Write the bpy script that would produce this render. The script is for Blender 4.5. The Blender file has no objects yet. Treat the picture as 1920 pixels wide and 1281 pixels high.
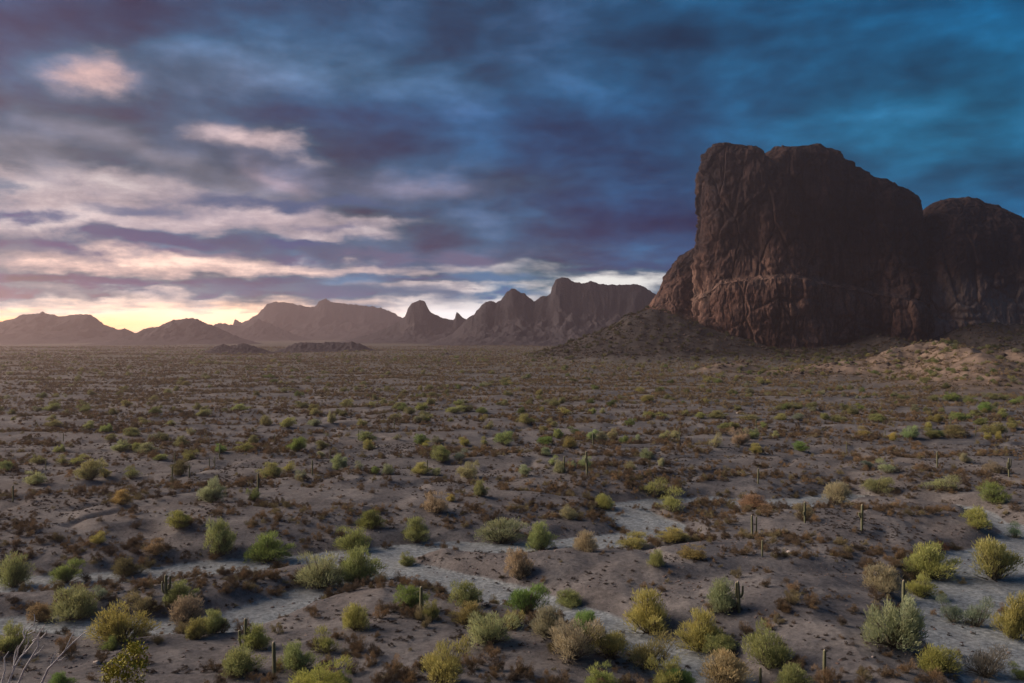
import bpy, bmesh, math, random
import numpy as np
from mathutils import Vector

R = math.radians
scene = bpy.context.scene

# ------------------------------------------------------------------ camera
F = 1663.0                 # focal length in photograph pixels (1920 wide)
HY = 628.0                 # row of the true horizon
HAZE_DENSITY = 0.000095    # extinction of the dusty air, per metre
EYE = 42.0                 # the photographer stands on a hillside above the plain
cam_data = bpy.data.cameras.new('camera')
cam_data.sensor_width = 36.0
cam_data.lens = 36.0 * F / 1920.0
cam_data.clip_start = 0.1
cam_data.clip_end = 60000.0
cam = bpy.data.objects.new('camera', cam_data)
scene.collection.objects.link(cam)
cam.location = (0.0, 0.0, EYE)
TILT = math.atan((640.5 - HY) / F)
cam.rotation_euler = (math.pi / 2 - TILT, 0.0, 0.0)
scene.camera = cam

# ------------------------------------------------------------------ exposure and render settings
EXPOSURE = 0.8
vs = scene.view_settings
vs.view_transform = 'Standard'
vs.look = 'None'
vs.gamma = 1.0
vs.use_curve_mapping = False
vs.exposure = EXPOSURE
cy = scene.cycles
cy.max_bounces = 5
cy.diffuse_bounces = 2
cy.glossy_bounces = 1
cy.transmission_bounces = 2
cy.volume_bounces = 0
cy.transparent_max_bounces = 4
cy.use_denoising = True

# ------------------------------------------------------------------ node helper
class Nodes:
    """Small expression builder on a node tree."""
    def __init__(self, tree):
        self.t = tree
        self.n = 0
        self.dims = '3D'
    def new(self, kind, **props):
        nd = self.t.nodes.new(kind)
        nd.location = (180 * (self.n % 40), -160 * (self.n // 40))
        self.n += 1
        for k, v in props.items():
            setattr(nd, k, v)
        return nd
    def put(self, sock, v):
        if isinstance(v, bpy.types.NodeSocket):
            self.t.links.new(v, sock)
        elif v is not None:
            try:
                sock.default_value = v
            except Exception:
                sock.default_value = (*v, 1.0) if len(v) == 3 else v[:3]
    def m(self, op, a, b=None, c=None, clamp=False):
        nd = self.new('ShaderNodeMath', operation=op, use_clamp=clamp)
        for s, v in zip(nd.inputs, (a, b, c)):
            self.put(s, v)
        return nd.outputs[0]
    def v(self, op, a, b=None, c=None, scale=None):
        nd = self.new('ShaderNodeVectorMath', operation=op)
        for s, v in zip(nd.inputs, (a, b, c)):
            self.put(s, v)
        if scale is not None:
            self.put(nd.inputs['Scale'], scale)
        return nd.outputs['Value'] if op in ('DOT_PRODUCT', 'LENGTH', 'DISTANCE') else nd.outputs[0]
    def xyz(self, x, y, z):
        nd = self.new('ShaderNodeCombineXYZ')
        for s, v in zip(nd.inputs, (x, y, z)):
            self.put(s, v)
        return nd.outputs[0]
    def sep(self, v):
        nd = self.new('ShaderNodeSeparateXYZ')
        self.put(nd.inputs[0], v)
        return nd.outputs
    def noise(self, vec, scale, detail=4.0, rough=0.55, dist=0.0, color=False):
        nd = self.new('ShaderNodeTexNoise', noise_dimensions=self.dims)
        self.put(nd.inputs['Vector'], vec)
        self.put(nd.inputs['Scale'], scale)
        self.put(nd.inputs['Detail'], detail)
        self.put(nd.inputs['Roughness'], rough)
        self.put(nd.inputs['Distortion'], dist)
        return nd.outputs['Color'] if color else nd.outputs['Fac']
    def ramp(self, fac, a, b, lo=0.0, hi=1.0, smooth=True):
        nd = self.new('ShaderNodeMapRange')
        nd.interpolation_type = 'SMOOTHSTEP' if smooth else 'LINEAR'
        for s, v in zip(nd.inputs, (fac, a, b, lo, hi)):
            self.put(s, v)
        return nd.outputs[0]
    def mix(self, fac, a, b, blend='MIX'):
        nd = self.new('ShaderNodeMix', data_type='RGBA', blend_type=blend)
        self.put(nd.inputs[0], fac)
        self.put(nd.inputs[6], a)
        self.put(nd.inputs[7], b)
        return nd.outputs[2]

def lin(c):
    """sRGB 0-255 to linear."""
    out = []
    for v in c:
        v = v / 255.0
        out.append(v / 12.92 if v <= 0.04045 else ((v + 0.055) / 1.055) ** 2.4)
    return tuple(out)

# ------------------------------------------------------------------ sky: dawn clouds over a Nishita sky
SUN_AZ = R(-77.0)          # bearing from the view direction, negative is left
SUN_EL = R(23.0)
world = bpy.data.worlds.new('World')
scene.world = world
world.use_nodes = True
wt = world.node_tree
wt.nodes.clear()
N = Nodes(wt)
N.dims = '2D'             # the cloud patterns live on a sheet, two dimensions are enough
geo = N.new('ShaderNodeTexCoord').outputs['Generated']
d = N.v('NORMALIZE', geo)
dx, dy, dz = N.sep(d)
az = N.m('ARCTAN2', dx, dy)
el = N.m('ARCSINE', dz)
# cloud layer seen in perspective
den = N.m('ADD', N.m('MAXIMUM', dz, 0.0), 0.10)
cpx = N.m('DIVIDE', dx, den)
cpy = N.m('DIVIDE', dy, den)
plane = N.xyz(cpx, cpy, 0.0)
ang = N.xyz(az, el, 0.0)
# warp of the cloud layout so that edges break up like cloud
w1 = N.v('SUBTRACT', N.noise(plane, 1.1, 5.0, 0.58, color=True), (0.5, 0.5, 0.5))
w2 = N.v('SUBTRACT', N.noise(N.v('MULTIPLY', ang, (12.0, 26.0, 1.0)), 1.0, 5.0, 0.56, color=True), (0.5, 0.5, 0.5))
wa = N.v('MULTIPLY_ADD', w1, (0.07, 0.024, 0.0), ang)
wa = N.v('MULTIPLY_ADD', w2, (0.075, 0.030, 0.0), wa)
def rotated(vec, deg):
    c, s = math.cos(R(deg)), math.sin(R(deg))
    return N.xyz(N.v('DOT_PRODUCT', vec, (c, s, 0.0)), N.v('DOT_PRODUCT', vec, (-s, c, 0.0)), 0.0)
SETS = {0: wa, -14: rotated(wa, -14), 14: rotated(wa, 14)}
def blob(px, py, wx, wy, rot=0):
    """Soft patch of sky by its bearing and elevation (given as photograph pixels)."""
    a = math.atan((px - 960) / F)
    e = math.atan((HY - py) / F * math.cos(a))
    c, s = math.cos(R(rot)), math.sin(R(rot))
    ar, er = (a * c + e * s), (-a * s + e * c)
    sx, sy = F / wx, F / wy
    q = N.v('MULTIPLY_ADD', SETS[rot], (sx, sy, 0.0), (-ar * sx, -er * sy, 0.0))
    return N.m('POWER', 0.367879, N.v('DOT_PRODUCT', q, q))
# cloud body colour
def paint(acc, blobs):
    for px, py, wx, wy, col, amt, *rot in blobs:
        b = N.m('MULTIPLY', blob(px, py, wx, wy, *(rot or [0])), amt, clamp=True)
        acc = N.mix(b, acc, (*lin(col), 1.0))
    return acc
body = paint((*lin((28, 76, 118)), 1.0), [
    (1950, 0, 600, 260, (2, 78, 126), 0.9),
    (1700, 250, 420, 130, (44, 100, 140), 0.75),
    (1250, 140, 420, 110, (42, 86, 130), 0.8),
    (700, 0, 500, 160, (62, 84, 128), 0.8),
    (930, 60, 180, 110, (62, 78, 118), 0.7),
    (0, 60, 500, 140, (52, 74, 112), 0.9),
    (60, 240, 560, 100, (74, 76, 104), 0.97),
    (620, 160, 330, 60, (88, 118, 166), 0.8),
    (330, 170, 230, 60, (122, 124, 164), 0.7),
    (820, 400, 480, 110, (82, 90, 126), 0.9),
    (1180, 420, 230, 120, (34, 64, 106), 0.85),
    (1050, 250, 300, 110, (44, 74, 120), 0.7),
    (700, 215, 300, 38, (52, 74, 118), 0.85),
    (150, 430, 520, 120, (118, 118, 148), 0.8),
    (650, 500, 460, 70, (108, 112, 146), 0.85),
    (120, 540, 330, 50, (136, 124, 136), 0.9),
    (1000, 540, 120, 40, (96, 126, 158), 0.8),
])
# light coming through and under the cloud
light = paint(body, [
    (330, 302, 270, 26, (164, 136, 146), 0.42, -14),
    (20, 285, 130, 30, (158, 134, 148), 0.6),
    (800, 345, 190, 20, (142, 118, 138), 0.45),
    (560, 315, 190, 30, (112, 98, 124), 0.5, -14),
    (880, 480, 220, 18, (122, 102, 134), 0.5),
    (520, 330, 60, 16, (176, 142, 160), 0.6, -14),
])
gap_blobs = [(150, 140, 80, 40, 0.75), (190, 165, 60, 25, 0.4), (450, 258, 75, 20, 0.55), (535, 256, 40, 18, 0.6),
             (530, 278, 70, 14, 0.55), (575, 305, 45, 13, 0.45, -14), (140, 345, 230, 30, 0.85), (60, 405, 150, 38, 0.95), (230, 410, 190, 22, 0.7),
             (480, 395, 110, 24, 0.85), (470, 428, 150, 14, 0.65), (640, 445, 90, 12, 0.9), (720, 420, 110, 12, 0.6),
             (230, 488, 240, 20, 1.0), (520, 505, 330, 11, 0.8), (880, 500, 200, 10, 0.45), (240, 555, 170, 20, 1.0), (20, 605, 620, 40, 1.7),
             (420, 600, 420, 24, 1.0), (1120, 535, 110, 20, 2.0), (1190, 522, 60, 15, 1.4), (1010, 605, 260, 40, 1.2), (850, 540, 160, 9, 1.1), (860, 600, 190, 28, 1.1), (940, 565, 120, 16, 0.8)]
g = None
for px, py, wx, wy, amt, *rot in gap_blobs:
    b = blob(px, py, wx, wy, *(rot or [0]))
    g = N.m('MULTIPLY', b, amt) if g is None else N.m('MULTIPLY_ADD', b, amt, g)
# a broad glow round the place where the sun will rise keeps on to the left of the frame
n1 = N.noise(plane, 2.6, 6.0, 0.58, 0.1)
n2 = N.noise(N.v('MULTIPLY', ang, (15.0, 33.0, 1.0)), 1.0, 7.0, 0.66, 0.15)
nn = N.m('MULTIPLY_ADD', n2, 0.55, N.m('MULTIPLY', n1, 0.45))
gfac = N.ramp(N.m('ADD', g, N.m('MULTIPLY', N.m('SUBTRACT', nn, 0.5), 5.0)), -0.7, 2.1)
gfac = N.m('MULTIPLY', gfac, N.ramp(g, 0.0, 0.75))
# clear sky behind the cloud, from the Nishita model, tinted by the warm dust low in the air
sky = N.new('ShaderNodeTexSky', sky_type='NISHITA', sun_disc=False)
sky.sun_elevation = SUN_EL
sky.sun_rotation = SUN_AZ % (2 * math.pi)
sky.air_density = 1.4
sky.dust_density = 3.0
clear = paint((*lin((168, 196, 216)), 1.0), [
    (150, 140, 220, 80, (226, 190, 184), 1.0),
    (480, 262, 180, 60, (224, 206, 212), 1.0),
    (120, 380, 420, 80, (226, 214, 214), 0.9),
    (480, 410, 300, 60, (218, 206, 216), 0.9),
    (100, 500, 800, 50, (252, 218, 198), 1.0),
    (0, 612, 640, 40, (255, 192, 118), 1.0),
    (520, 590, 240, 30, (250, 208, 168), 0.9),
    (1120, 520, 220, 50, (214, 228, 232), 1.0),
    (870, 590, 170, 40, (204, 206, 214), 0.8),
])
glow = N.m('MULTIPLY_ADD', blob(0, 590, 760, 120), 0.55, 1.18)
clear = N.v('SCALE', clear, scale=glow)
clear = N.mix(0.12, clear, N.v('SCALE', sky.outputs[0], scale=0.06))
# texture of the cloud body
n3 = N.noise(plane, 1.5, 5.0, 0.52, 0.1)
n4 = N.noise(N.v('MULTIPLY', ang, (9.0, 21.0, 1.0)), 1.0, 5.0, 0.52, 0.1)
tex = N.m('ADD', N.m('MULTIPLY', N.m('SUBTRACT', n3, 0.5), 1.2), N.m('MULTIPLY', N.m('SUBTRACT', n4, 0.5), 2.3))
light = N.v('SCALE', light, scale=N.m('POWER', 2.0, N.m('MULTIPLY', tex, 1.35)))
light = N.v('MULTIPLY', light, (0.93, 1.05, 0.95))
clear = N.v('MULTIPLY', clear, (1.16, 0.96, 0.88))
col = N.mix(gfac, light, clear)
# thin cloud at the rims of the gaps takes the warm light
rim = N.m('MULTIPLY', N.m('MULTIPLY', N.m('MULTIPLY', gfac, N.m('SUBTRACT', 1.0, gfac)), 1.7), blob(150, 450, 800, 190))
col = N.mix(rim, col, (*lin((186, 146, 152)), 1.0))
# ragged darker scraps of cloud drifting in front of the lit gaps
n5 = N.noise(N.v('MULTIPLY', ang, (17.0, 42.0, 1.0)), 1.0, 6.0, 0.62, 0.15)
scrap = N.ramp(n4, 0.30, 0.60, 0.55, 0.95)
edge = N.m('ADD', N.m('MULTIPLY', N.m('SUBTRACT', n5, 0.5), 1.9), N.m('MULTIPLY', N.m('SUBTRACT', n1, 0.5), 1.1))
for px, py, wx, wy, c, amt in [
        (230, 388, 120, 15, (120, 116, 146), 1.0), (50, 404, 70, 13, (108, 104, 140), 1.0), (20, 350, 60, 13, (122, 126, 150), 0.8),
        (290, 452, 210, 17, (102, 100, 130), 1.2), (440, 372, 160, 16, (106, 106, 138), 1.0), (620, 378, 150, 19, (96, 100, 136), 1.0), (620, 430, 70, 11, (92, 96, 138), 0.9),
        (90, 462, 150, 16, (112, 102, 132), 0.9), (580, 462, 60, 9, (90, 98, 138), 0.9), (150, 522, 110, 10, (118, 108, 128), 1.0), (280, 532, 180, 11, (120, 112, 134), 1.0),
        (90, 550, 180, 15, (152, 126, 130), 1.1), (520, 546, 260, 12, (140, 130, 146), 1.0), (720, 550, 210, 16, (122, 120, 144), 1.1), (450, 482, 210, 9, (128, 102, 134), 0.9),
        (760, 482, 320, 15, (122, 108, 134), 0.9), (880, 522, 210, 10, (106, 124, 160), 1.0), (960, 548, 110, 13, (84, 116, 156), 1.1), (640, 585, 120, 8, (168, 148, 160), 0.8)]:
    bb = blob(px, py, wx, wy)
    f = N.ramp(N.m('MULTIPLY_ADD', bb, amt, N.m('MULTIPLY', edge, N.m('POWER', bb, 0.25))), 0.15, 1.1)
    col = N.mix(N.m('MULTIPLY', f, scrap), col, (*lin(c), 1.0))
grey = N.v('DOT_PRODUCT', col, (0.25, 0.6, 0.15))
col = N.mix(N.ramp(az, -0.35, 0.30, 0.20, 0.04), col, N.xyz(grey, grey, grey))
# what the camera sees comes through some kilometres of dusty air: this is the sky above that air
HAZE_TAU = HAZE_DENSITY * 335.0
T_ = N.m('POWER', 2.718282, N.m('DIVIDE', -HAZE_TAU, N.m('MAXIMUM', dz, 0.025)))
azc = N.m('MINIMUM', N.m('MAXIMUM', az, -0.62), 0.62)
J_ = N.xyz(*[N.m('MULTIPLY', a_, N.m('POWER', 2.718282, N.m('MULTIPLY', azc, b_))) for a_, b_ in ((0.29, -1.8), (0.185, -1.5), (0.172, -1.1))])
veil = N.v('SCALE', J_, scale=N.m('SUBTRACT', 1.0, T_))
low = N.v('SCALE', col, scale=0.35)
col = N.v('MAXIMUM', N.v('SCALE', N.v('SUBTRACT', col, veil), scale=N.m('DIVIDE', 1.0, T_)), low)
# below the horizon the world is only dim ground light
col = N.mix(N.ramp(dz, -0.03, -0.005), (0.05, 0.045, 0.045, 1.0), col)
SKY_STRENGTH = 2.0 ** -EXPOSURE
bg = N.new('ShaderNodeBackground')
N.put(bg.inputs[0], col)
bg.inputs[1].default_value = SKY_STRENGTH
wo = N.new('ShaderNodeOutputWorld')
wt.links.new(bg.outputs[0], wo.inputs[0])
world.cycles.sampling_method = 'NONE'      # an even dome of light: bounced rays find it

# ------------------------------------------------------------------ sun
sun_data = bpy.data.lights.new('sun', 'SUN')
sun_data.energy = 3.7
sun_data.angle = R(50.0)
sun_data.color = (1.0, 0.805, 0.66)
sun = bpy.data.objects.new('sun', sun_data)
scene.collection.objects.link(sun)
to_sun = Vector((math.sin(SUN_AZ) * math.cos(SUN_EL), math.cos(SUN_AZ) * math.cos(SUN_EL), math.sin(SUN_EL)))
sun.rotation_euler = to_sun.to_track_quat('Z', 'Y').to_euler()

# ================================================================== numeric helpers
def _h(ix, iy, iz, seed):
    h = (ix.astype(np.int64) * 374761393 + iy.astype(np.int64) * 668265263 + iz.astype(np.int64) * 2147483647 + seed * 1274126177) & 0xFFFFFFFF
    h = ((h ^ (h >> 13)) * 1274126177) & 0xFFFFFFFF
    h = ((h ^ (h >> 16)) * 2246822519) & 0xFFFFFFFF
    return (h ^ (h >> 15)) & 0xFFFFFFFF

def noise2(x, y, seed=0):
    x0, y0 = np.floor(x), np.floor(y)
    fx, fy = x - x0, y - y0
    ux, uy = fx * fx * fx * (fx * (fx * 6 - 15) + 10), fy * fy * fy * (fy * (fy * 6 - 15) + 10)
    z = np.zeros_like(x0)
    def g(i, j):
        a = _h(x0 + i, y0 + j, z, seed) * (2 * np.pi / 4294967296.0)
        return np.cos(a) * (fx - i) + np.sin(a) * (fy - j)
    a, b, c, e = g(0, 0), g(1, 0), g(0, 1), g(1, 1)
    return (a + ux * (b - a) + uy * ((c + ux * (e - c)) - (a + ux * (b - a)))) * 1.5

def noise3(x, y, z, seed=0):
    x0, y0, z0 = np.floor(x), np.floor(y), np.floor(z)
    f = (x - x0, y - y0, z - z0)
    u = [t * t * t * (t * (t * 6 - 15) + 10) for t in f]
    def g(i, j, k):
        h = _h(x0 + i, y0 + j, z0 + k, seed)
        a = (h & 1023) * (2 * np.pi / 1024.0)
        w = ((h >> 10) & 1023) * (2.0 / 1023.0) - 1.0
        s = np.sqrt(np.maximum(0.0, 1 - w * w))
        return s * np.cos(a) * (f[0] - i) + s * np.sin(a) * (f[1] - j) + w * (f[2] - k)
    def lx(j, k):
        a = g(0, j, k)
        return a + u[0] * (g(1, j, k) - a)
    def ly(k):
        a = lx(0, k)
        return a + u[1] * (lx(1, k) - a)
    a = ly(0)
    return (a + u[2] * (ly(1) - a)) * 1.5

def cells3(x, y, z, seed=0):
    """Blocks of jointed rock: a random value per cell and the distance to the joint."""
    x0, y0, z0 = np.floor(x), np.floor(y), np.floor(z)
    d1 = np.full(x.shape, 9.0)
    d2 = np.full(x.shape, 9.0)
    val = np.zeros(x.shape)
    for i in (-1, 0, 1):
        for j in (-1, 0, 1):
            for k in (-1, 0, 1):
                h = _h(x0 + i, y0 + j, z0 + k, seed)
                px = x0 + i + (h & 1023) / 1023.0
                py = y0 + j + ((h >> 10) & 1023) / 1023.0
                pz = z0 + k + ((h >> 20) & 1023) / 1023.0
                dd = np.sqrt((x - px) ** 2 + (y - py) ** 2 + (z - pz) ** 2)
                v = ((h >> 5) & 1023) / 1023.0
                nearer = dd < d1
                d2 = np.where(nearer, d1, np.minimum(d2, dd))
                val = np.where(nearer, v, val)
                d1 = np.where(nearer, dd, d1)
    return val, d2 - d1

def fbm2(x, y, octv=4, seed=0, gain=0.5):
    t, a = 0.0, 1.0
    for i in range(octv):
        t = t + a * noise2(x * 2 ** i, y * 2 ** i, seed + i * 17)
        a *= gain
    return t

def fbm3(x, y, z, octv=4, seed=0, gain=0.5):
    t, a = 0.0, 1.0
    for i in range(octv):
        t = t + a * noise3(x * 2 ** i, y * 2 ** i, z * 2 ** i, seed + i * 17)
        a *= gain
    return t

def sstep(a, b, x):
    t = np.clip((x - a) / (b - a), 0.0, 1.0)
    return t * t * (3 - 2 * t)

def seg_dist(x, y, pts):
    """Distance to a polyline and the parameter (running index) of the nearest point."""
    best = np.full(x.shape, 1e9)
    par = np.zeros(x.shape)
    for i in range(len(pts) - 1):
        (ax, ay), (bx, by) = pts[i], pts[i + 1]
        vx, vy = bx - ax, by - ay
        L = vx * vx + vy * vy + 1e-9
        t = np.clip(((x - ax) * vx + (y - ay) * vy) / L, 0, 1)
        dd = np.hypot(x - ax - t * vx, y - ay - t * vy)
        k = dd < best
        best = np.where(k, dd, best)
        par = np.where(k, i + t, par)
    return best, par

def ground_xy(px, py, z=0.0):
    Y = (EYE - z) / ((py - HY) / F)
    return ((px - 960) / F * Y, Y)

# ================================================================== the lie of the land
WASHES = [  # (bed half-width in metres, photograph pixels along the bed)
    (6.5, [(-260, 1122), (0, 1108), (150, 1096), (330, 1081), (470, 1066), (570, 1056), (700, 1046), (830, 1032), (930, 1036), (1040, 1030), (1140, 1020)]),
    (5.5, [(560, 1060), (660, 1066), (745, 1074), (830, 1092), (900, 1112), (1000, 1134), (1100, 1164), (1180, 1198), (1260, 1238), (1330, 1290), (1390, 1360)]),
    (6.0, [(1040, 1030), (1130, 1016), (1225, 1006), (1215, 985), (1180, 968), (1160, 950), (1240, 944), (1340, 938), (1420, 948), (1520, 944), (1600, 930)]),
    (11.0, [(1990, 1300), (1915, 1230), (1880, 1170), (1850, 1120), (1880, 1085), (1960, 1040), (2080, 1000)]),
    (3.0, [(1600, 930), (1720, 945), (1830, 960), (1900, 990), (1975, 1035)]),
    (3.5, [(-200, 1205), (60, 1185), (230, 1190), (430, 1175), (520, 1140), (610, 1110), (700, 1090)]),
]
WASH_XY = [(w, [ground_xy(px, py, -2.0) for px, py in pts]) for w, pts in WASHES]

def height(x, y, detail=True):
    x = np.asarray(x, float)
    y = np.asarray(y, float)
    r = np.hypot(x, y)
    near = 1.0 - sstep(350, 900, r)
    # terraces and swells of the desert floor
    z = 0.9 * fbm2(x / 90, y / 60, 3, 3) + 1.6 * fbm2(x / 420, y / 300, 3, 5) * sstep(120, 500, r)
    z = z + 6.0 * fbm2(x / 900, y / 700, 4, 8) * sstep(700, 2200, r) * (1 - 0.6 * sstep(3000, 6000, r))
    jit = 3.2 * fbm2(x / 14, y / 14, 3, 21) + 6.0 * noise2(x / 45, y / 45, 22)
    sand = np.zeros_like(r)
    cut = np.zeros_like(r)
    for w, pts in WASH_XY:
        dd, _ = seg_dist(x, y, pts)
        bed = w * (1.0 + 0.35 * noise2(x / 25, y / 25, 31))
        dj = dd + jit * sstep(0, 12, dd)
        c = 1.0 - sstep(bed, bed + 24.0, dj)
        c = 0.55 * c + 0.45 * (1.0 - sstep(bed - 0.5, bed + 5.0, dd + 0.35 * jit))
        cut = np.maximum(cut, c)
        sand = np.maximum(sand, 1.0 - sstep(bed - 0.8, bed + 1.8, dd + 0.28 * jit))
    z = z + 2.6 * near - 4.2 * cut * near
    # smaller gullies between the washes
    gl = np.abs(noise2(x / 38 + 0.4 * noise2(x / 15, y / 15, 41), y / 30, 40))
    gl2 = np.abs(noise2(x / 90 + 0.5 * noise2(x / 30, y / 30, 43), y / 46, 42))
    far_g = sstep(150, 260, r) * (1 - sstep(1200, 2200, r))
    z = z - 0.8 * (1 - sstep(0.0, 0.30, gl)) * sstep(0.1, 0.9, 1 - cut) * sstep(112, 150, r) * (1 - sstep(500, 900, r)) - 1.0 * (1 - sstep(0, 0.22, gl2)) * far_g
    if detail:
        z = z + 0.16 * fbm2(x / 5, y / 5, 3, 51) * near + 0.5 * fbm2(x / 40, y / 40, 3, 52) * sstep(250, 600, r)
    # rubble slopes below the great rock
    dc = np.hypot((x - 252) * np.where(x < 252, 1.0, 0.95), (y - 1585) * np.where(y < 1585, 0.78, 0.6))
    cone = 94.0 * np.clip(1 - dc / 268.0, 0, 1) ** 1.45
    ap = np.interp(x, [300, 430, 480, 560, 612, 660, 699, 745, 785, 900, 1200, 1600], [22, 14, 15, 25, 44, 25, 26, 52, 60, 62, 64, 50])
    fr = np.interp(x, [300, 520, 700, 900], [1130, 1080, 980, 900])
    apron = ap * np.clip((y - fr) / (1500 - fr), 0, 1) ** 1.35 * sstep(200, 380, x) * (1 - sstep(1900, 2500, y))
    tal = np.maximum(cone, apron)
    tal = tal + 0.25 * np.minimum(cone, apron)
    tal = tal * (1 + 0.10 * fbm2(x / 60, y / 110, 3, 61)) + 1.8 * np.clip(tal / 12, 0, 1) * fbm2(x / 16, y / 22, 4, 62)
    # the low brown ridge standing in front of it
    d1, p1 = seg_dist(x, y, [(215, 905), (300, 905), (372, 915), (448, 935), (500, 960)])
    h1 = np.interp(p1, [0, 1, 2, 3, 4], [2, 10, 20, 35, 16])
    d2, p2 = seg_dist(x, y, [(448, 935), (420, 800), (372, 690), (330, 610)])
    h2 = np.interp(p2, [0, 1, 2, 3], [35, 25, 11, 1])
    d3, p3 = seg_dist(x, y, [(448, 935), (545, 790), (640, 700)])
    h3 = np.interp(p3, [0, 1, 2], [35, 15, 2])
    rid = np.maximum(np.maximum(h1 * np.exp(-(d1 / 62) ** 1.5), h2 * np.exp(-(d2 / 50) ** 1.5)), h3 * np.exp(-(d3 / 50) ** 1.5))
    d4, p4 = seg_dist(x, y, [(236, 1000), (262, 1010)])
    rid = np.maximum(rid, 11 * np.exp(-(d4 / 26) ** 1.6))
    rid = rid * (1 + 0.22 * fbm2(x / 34, y / 34, 4, 71)) + 1.3 * np.clip(rid / 8, 0, 1) * fbm2(x / 9, y / 9, 3, 72)
    z = z + tal + rid
    # hillside the photograph was taken from
    s = np.maximum(y, -3.0) + 0.0009 * x * x * sstep(60, 200, np.abs(x)) + 2.5 * noise2(x / 40, y / 40, 81) * sstep(70, 100, y)
    hz = 40.35 - 0.405 * s - 6.0 * sstep(10, 60, -y)
    hz = hz + (0.9 * fbm2(x / 12, y / 12, 4, 82) - 0.5) * sstep(2, 30, r)
    hz = hz + 1.0 * np.exp(-((x + 12.0) ** 2 + (y - 23) ** 2) / 40.0)
    k = 1.6
    z = np.maximum(z, hz) + np.log1p(np.exp(-np.abs(z - hz) / k)) * k - k * 0.15
    hill = sstep(-1.5, 2.0, hz - (z - 0.8))
    return z, sand * (1 - hill), hill, np.clip((tal + rid) / 10.0, 0, 1), np.clip(rid / (0.25 * tal + 7.0), 0, 1)

def hz_at(x, y):
    return height(np.array([x], float), np.array([y], float))[0][0]

def pick(pxs, pys):
    """World points where the sight lines of photograph pixels meet the ground."""
    pxs, pys = np.asarray(pxs, float), np.asarray(pys, float)
    ux, uz = (pxs - 960) / F, -(pys - HY) / F
    ts = np.concatenate([np.arange(60, 420, 0.5), np.geomspace(420, 4000, 500)])
    out = np.zeros((len(pxs), 3))
    for i in range(len(pxs)):
        X, Y, Z = ux[i] * ts, ts, EYE + uz[i] * ts
        hh = height(X, Y)[0]
        k = np.argmax(hh > Z) if (hh > Z).any() else len(ts) - 1
        k = max(k, 1)
        a, b = (Z - hh)[k - 1], (Z - hh)[k]
        f = a / (a - b) if a != b else 0.0
        t = ts[k - 1] + np.clip(f, 0, 1) * (ts[k] - ts[k - 1])
        out[i] = (ux[i] * t, t, hh[k])
    out[:, 2] = height(out[:, 0], out[:, 1])[0]
    return out

# ================================================================== mesh helpers
def link(o, parent=None):
    scene.collection.objects.link(o)
    if parent is not None:
        o.parent = parent
    return o

def mesh_from(name, V, Fq, mat, smooth=True):
    me = bpy.data.meshes.new(name)
    V = np.asarray(V, np.float32)
    Fq = np.asarray(Fq, np.int32)
    k = Fq.shape[1]
    me.vertices.add(len(V))
    me.vertices.foreach_set('co', V.ravel())
    me.loops.add(Fq.size)
    me.loops.foreach_set('vertex_index', Fq.ravel())
    me.polygons.add(len(Fq))
    me.polygons.foreach_set('loop_start', np.arange(0, Fq.size, k, dtype=np.int32))
    if smooth:
        me.polygons.foreach_set('use_smooth', np.ones(len(Fq), bool))
    me.update(calc_edges=True)
    if mat:
        me.materials.append(mat)
    return me

def add_attr(me, name, values, domain='POINT'):
    a = me.attributes.new(name, 'FLOAT', domain)
    a.data.foreach_set('value', np.asarray(values, np.float32))

def grid_faces(nu, nv, wrap=False):
    i = np.arange(nu if wrap else nu - 1)
    j = np.arange(nv - 1)
    I, J = np.meshgrid(i, j, indexing='ij')
    I2 = (I + 1) % nu
    return np.stack([I * nv + J, I2 * nv + J, I2 * nv + J + 1, I * nv + J + 1], -1).reshape(-1, 4)

def grid_normals(P):
    a = np.gradient(P, axis=0)
    b = np.gradient(P, axis=1)
    n = np.cross(a, b)
    return n / (np.linalg.norm(n, axis=2, keepdims=True) + 1e-9)

def tag(o, label=None, category=None, group=None, kind=None):
    if label:
        o['label'] = label
    if category:
        o['category'] = category
    if group:
        o['group'] = group
    if kind:
        o['kind'] = kind
    return o

# ================================================================== materials
def new_mat(name):
    m = bpy.data.materials.new(name)
    m.use_nodes = True
    m.node_tree.nodes.clear()
    n = Nodes(m.node_tree)
    out = n.new('ShaderNodeOutputMaterial')
    return m, n, out

def bsdf(n, out, color, rough=0.9, normal=None, spec=0.15):
    b = n.new('ShaderNodeBsdfPrincipled')
    n.put(b.inputs['Base Color'], color)
    n.put(b.inputs['Roughness'], rough)
    n.put(b.inputs['Specular IOR Level'], spec)
    if normal is not None:
        n.put(b.inputs['Normal'], normal)
    n.t.links.new(b.outputs[0], out.inputs[0])
    return b

def bump(n, h, strength, dist):
    b = n.new('ShaderNodeBump')
    b.inputs['Strength'].default_value = strength
    b.inputs['Distance'].default_value = dist
    n.put(b.inputs['Height'], h)
    return b.outputs[0]

def attr(n, name, kind='GEOMETRY'):
    a = n.new('ShaderNodeAttribute')
    a.attribute_name = name
    a.attribute_type = kind
    return a

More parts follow.
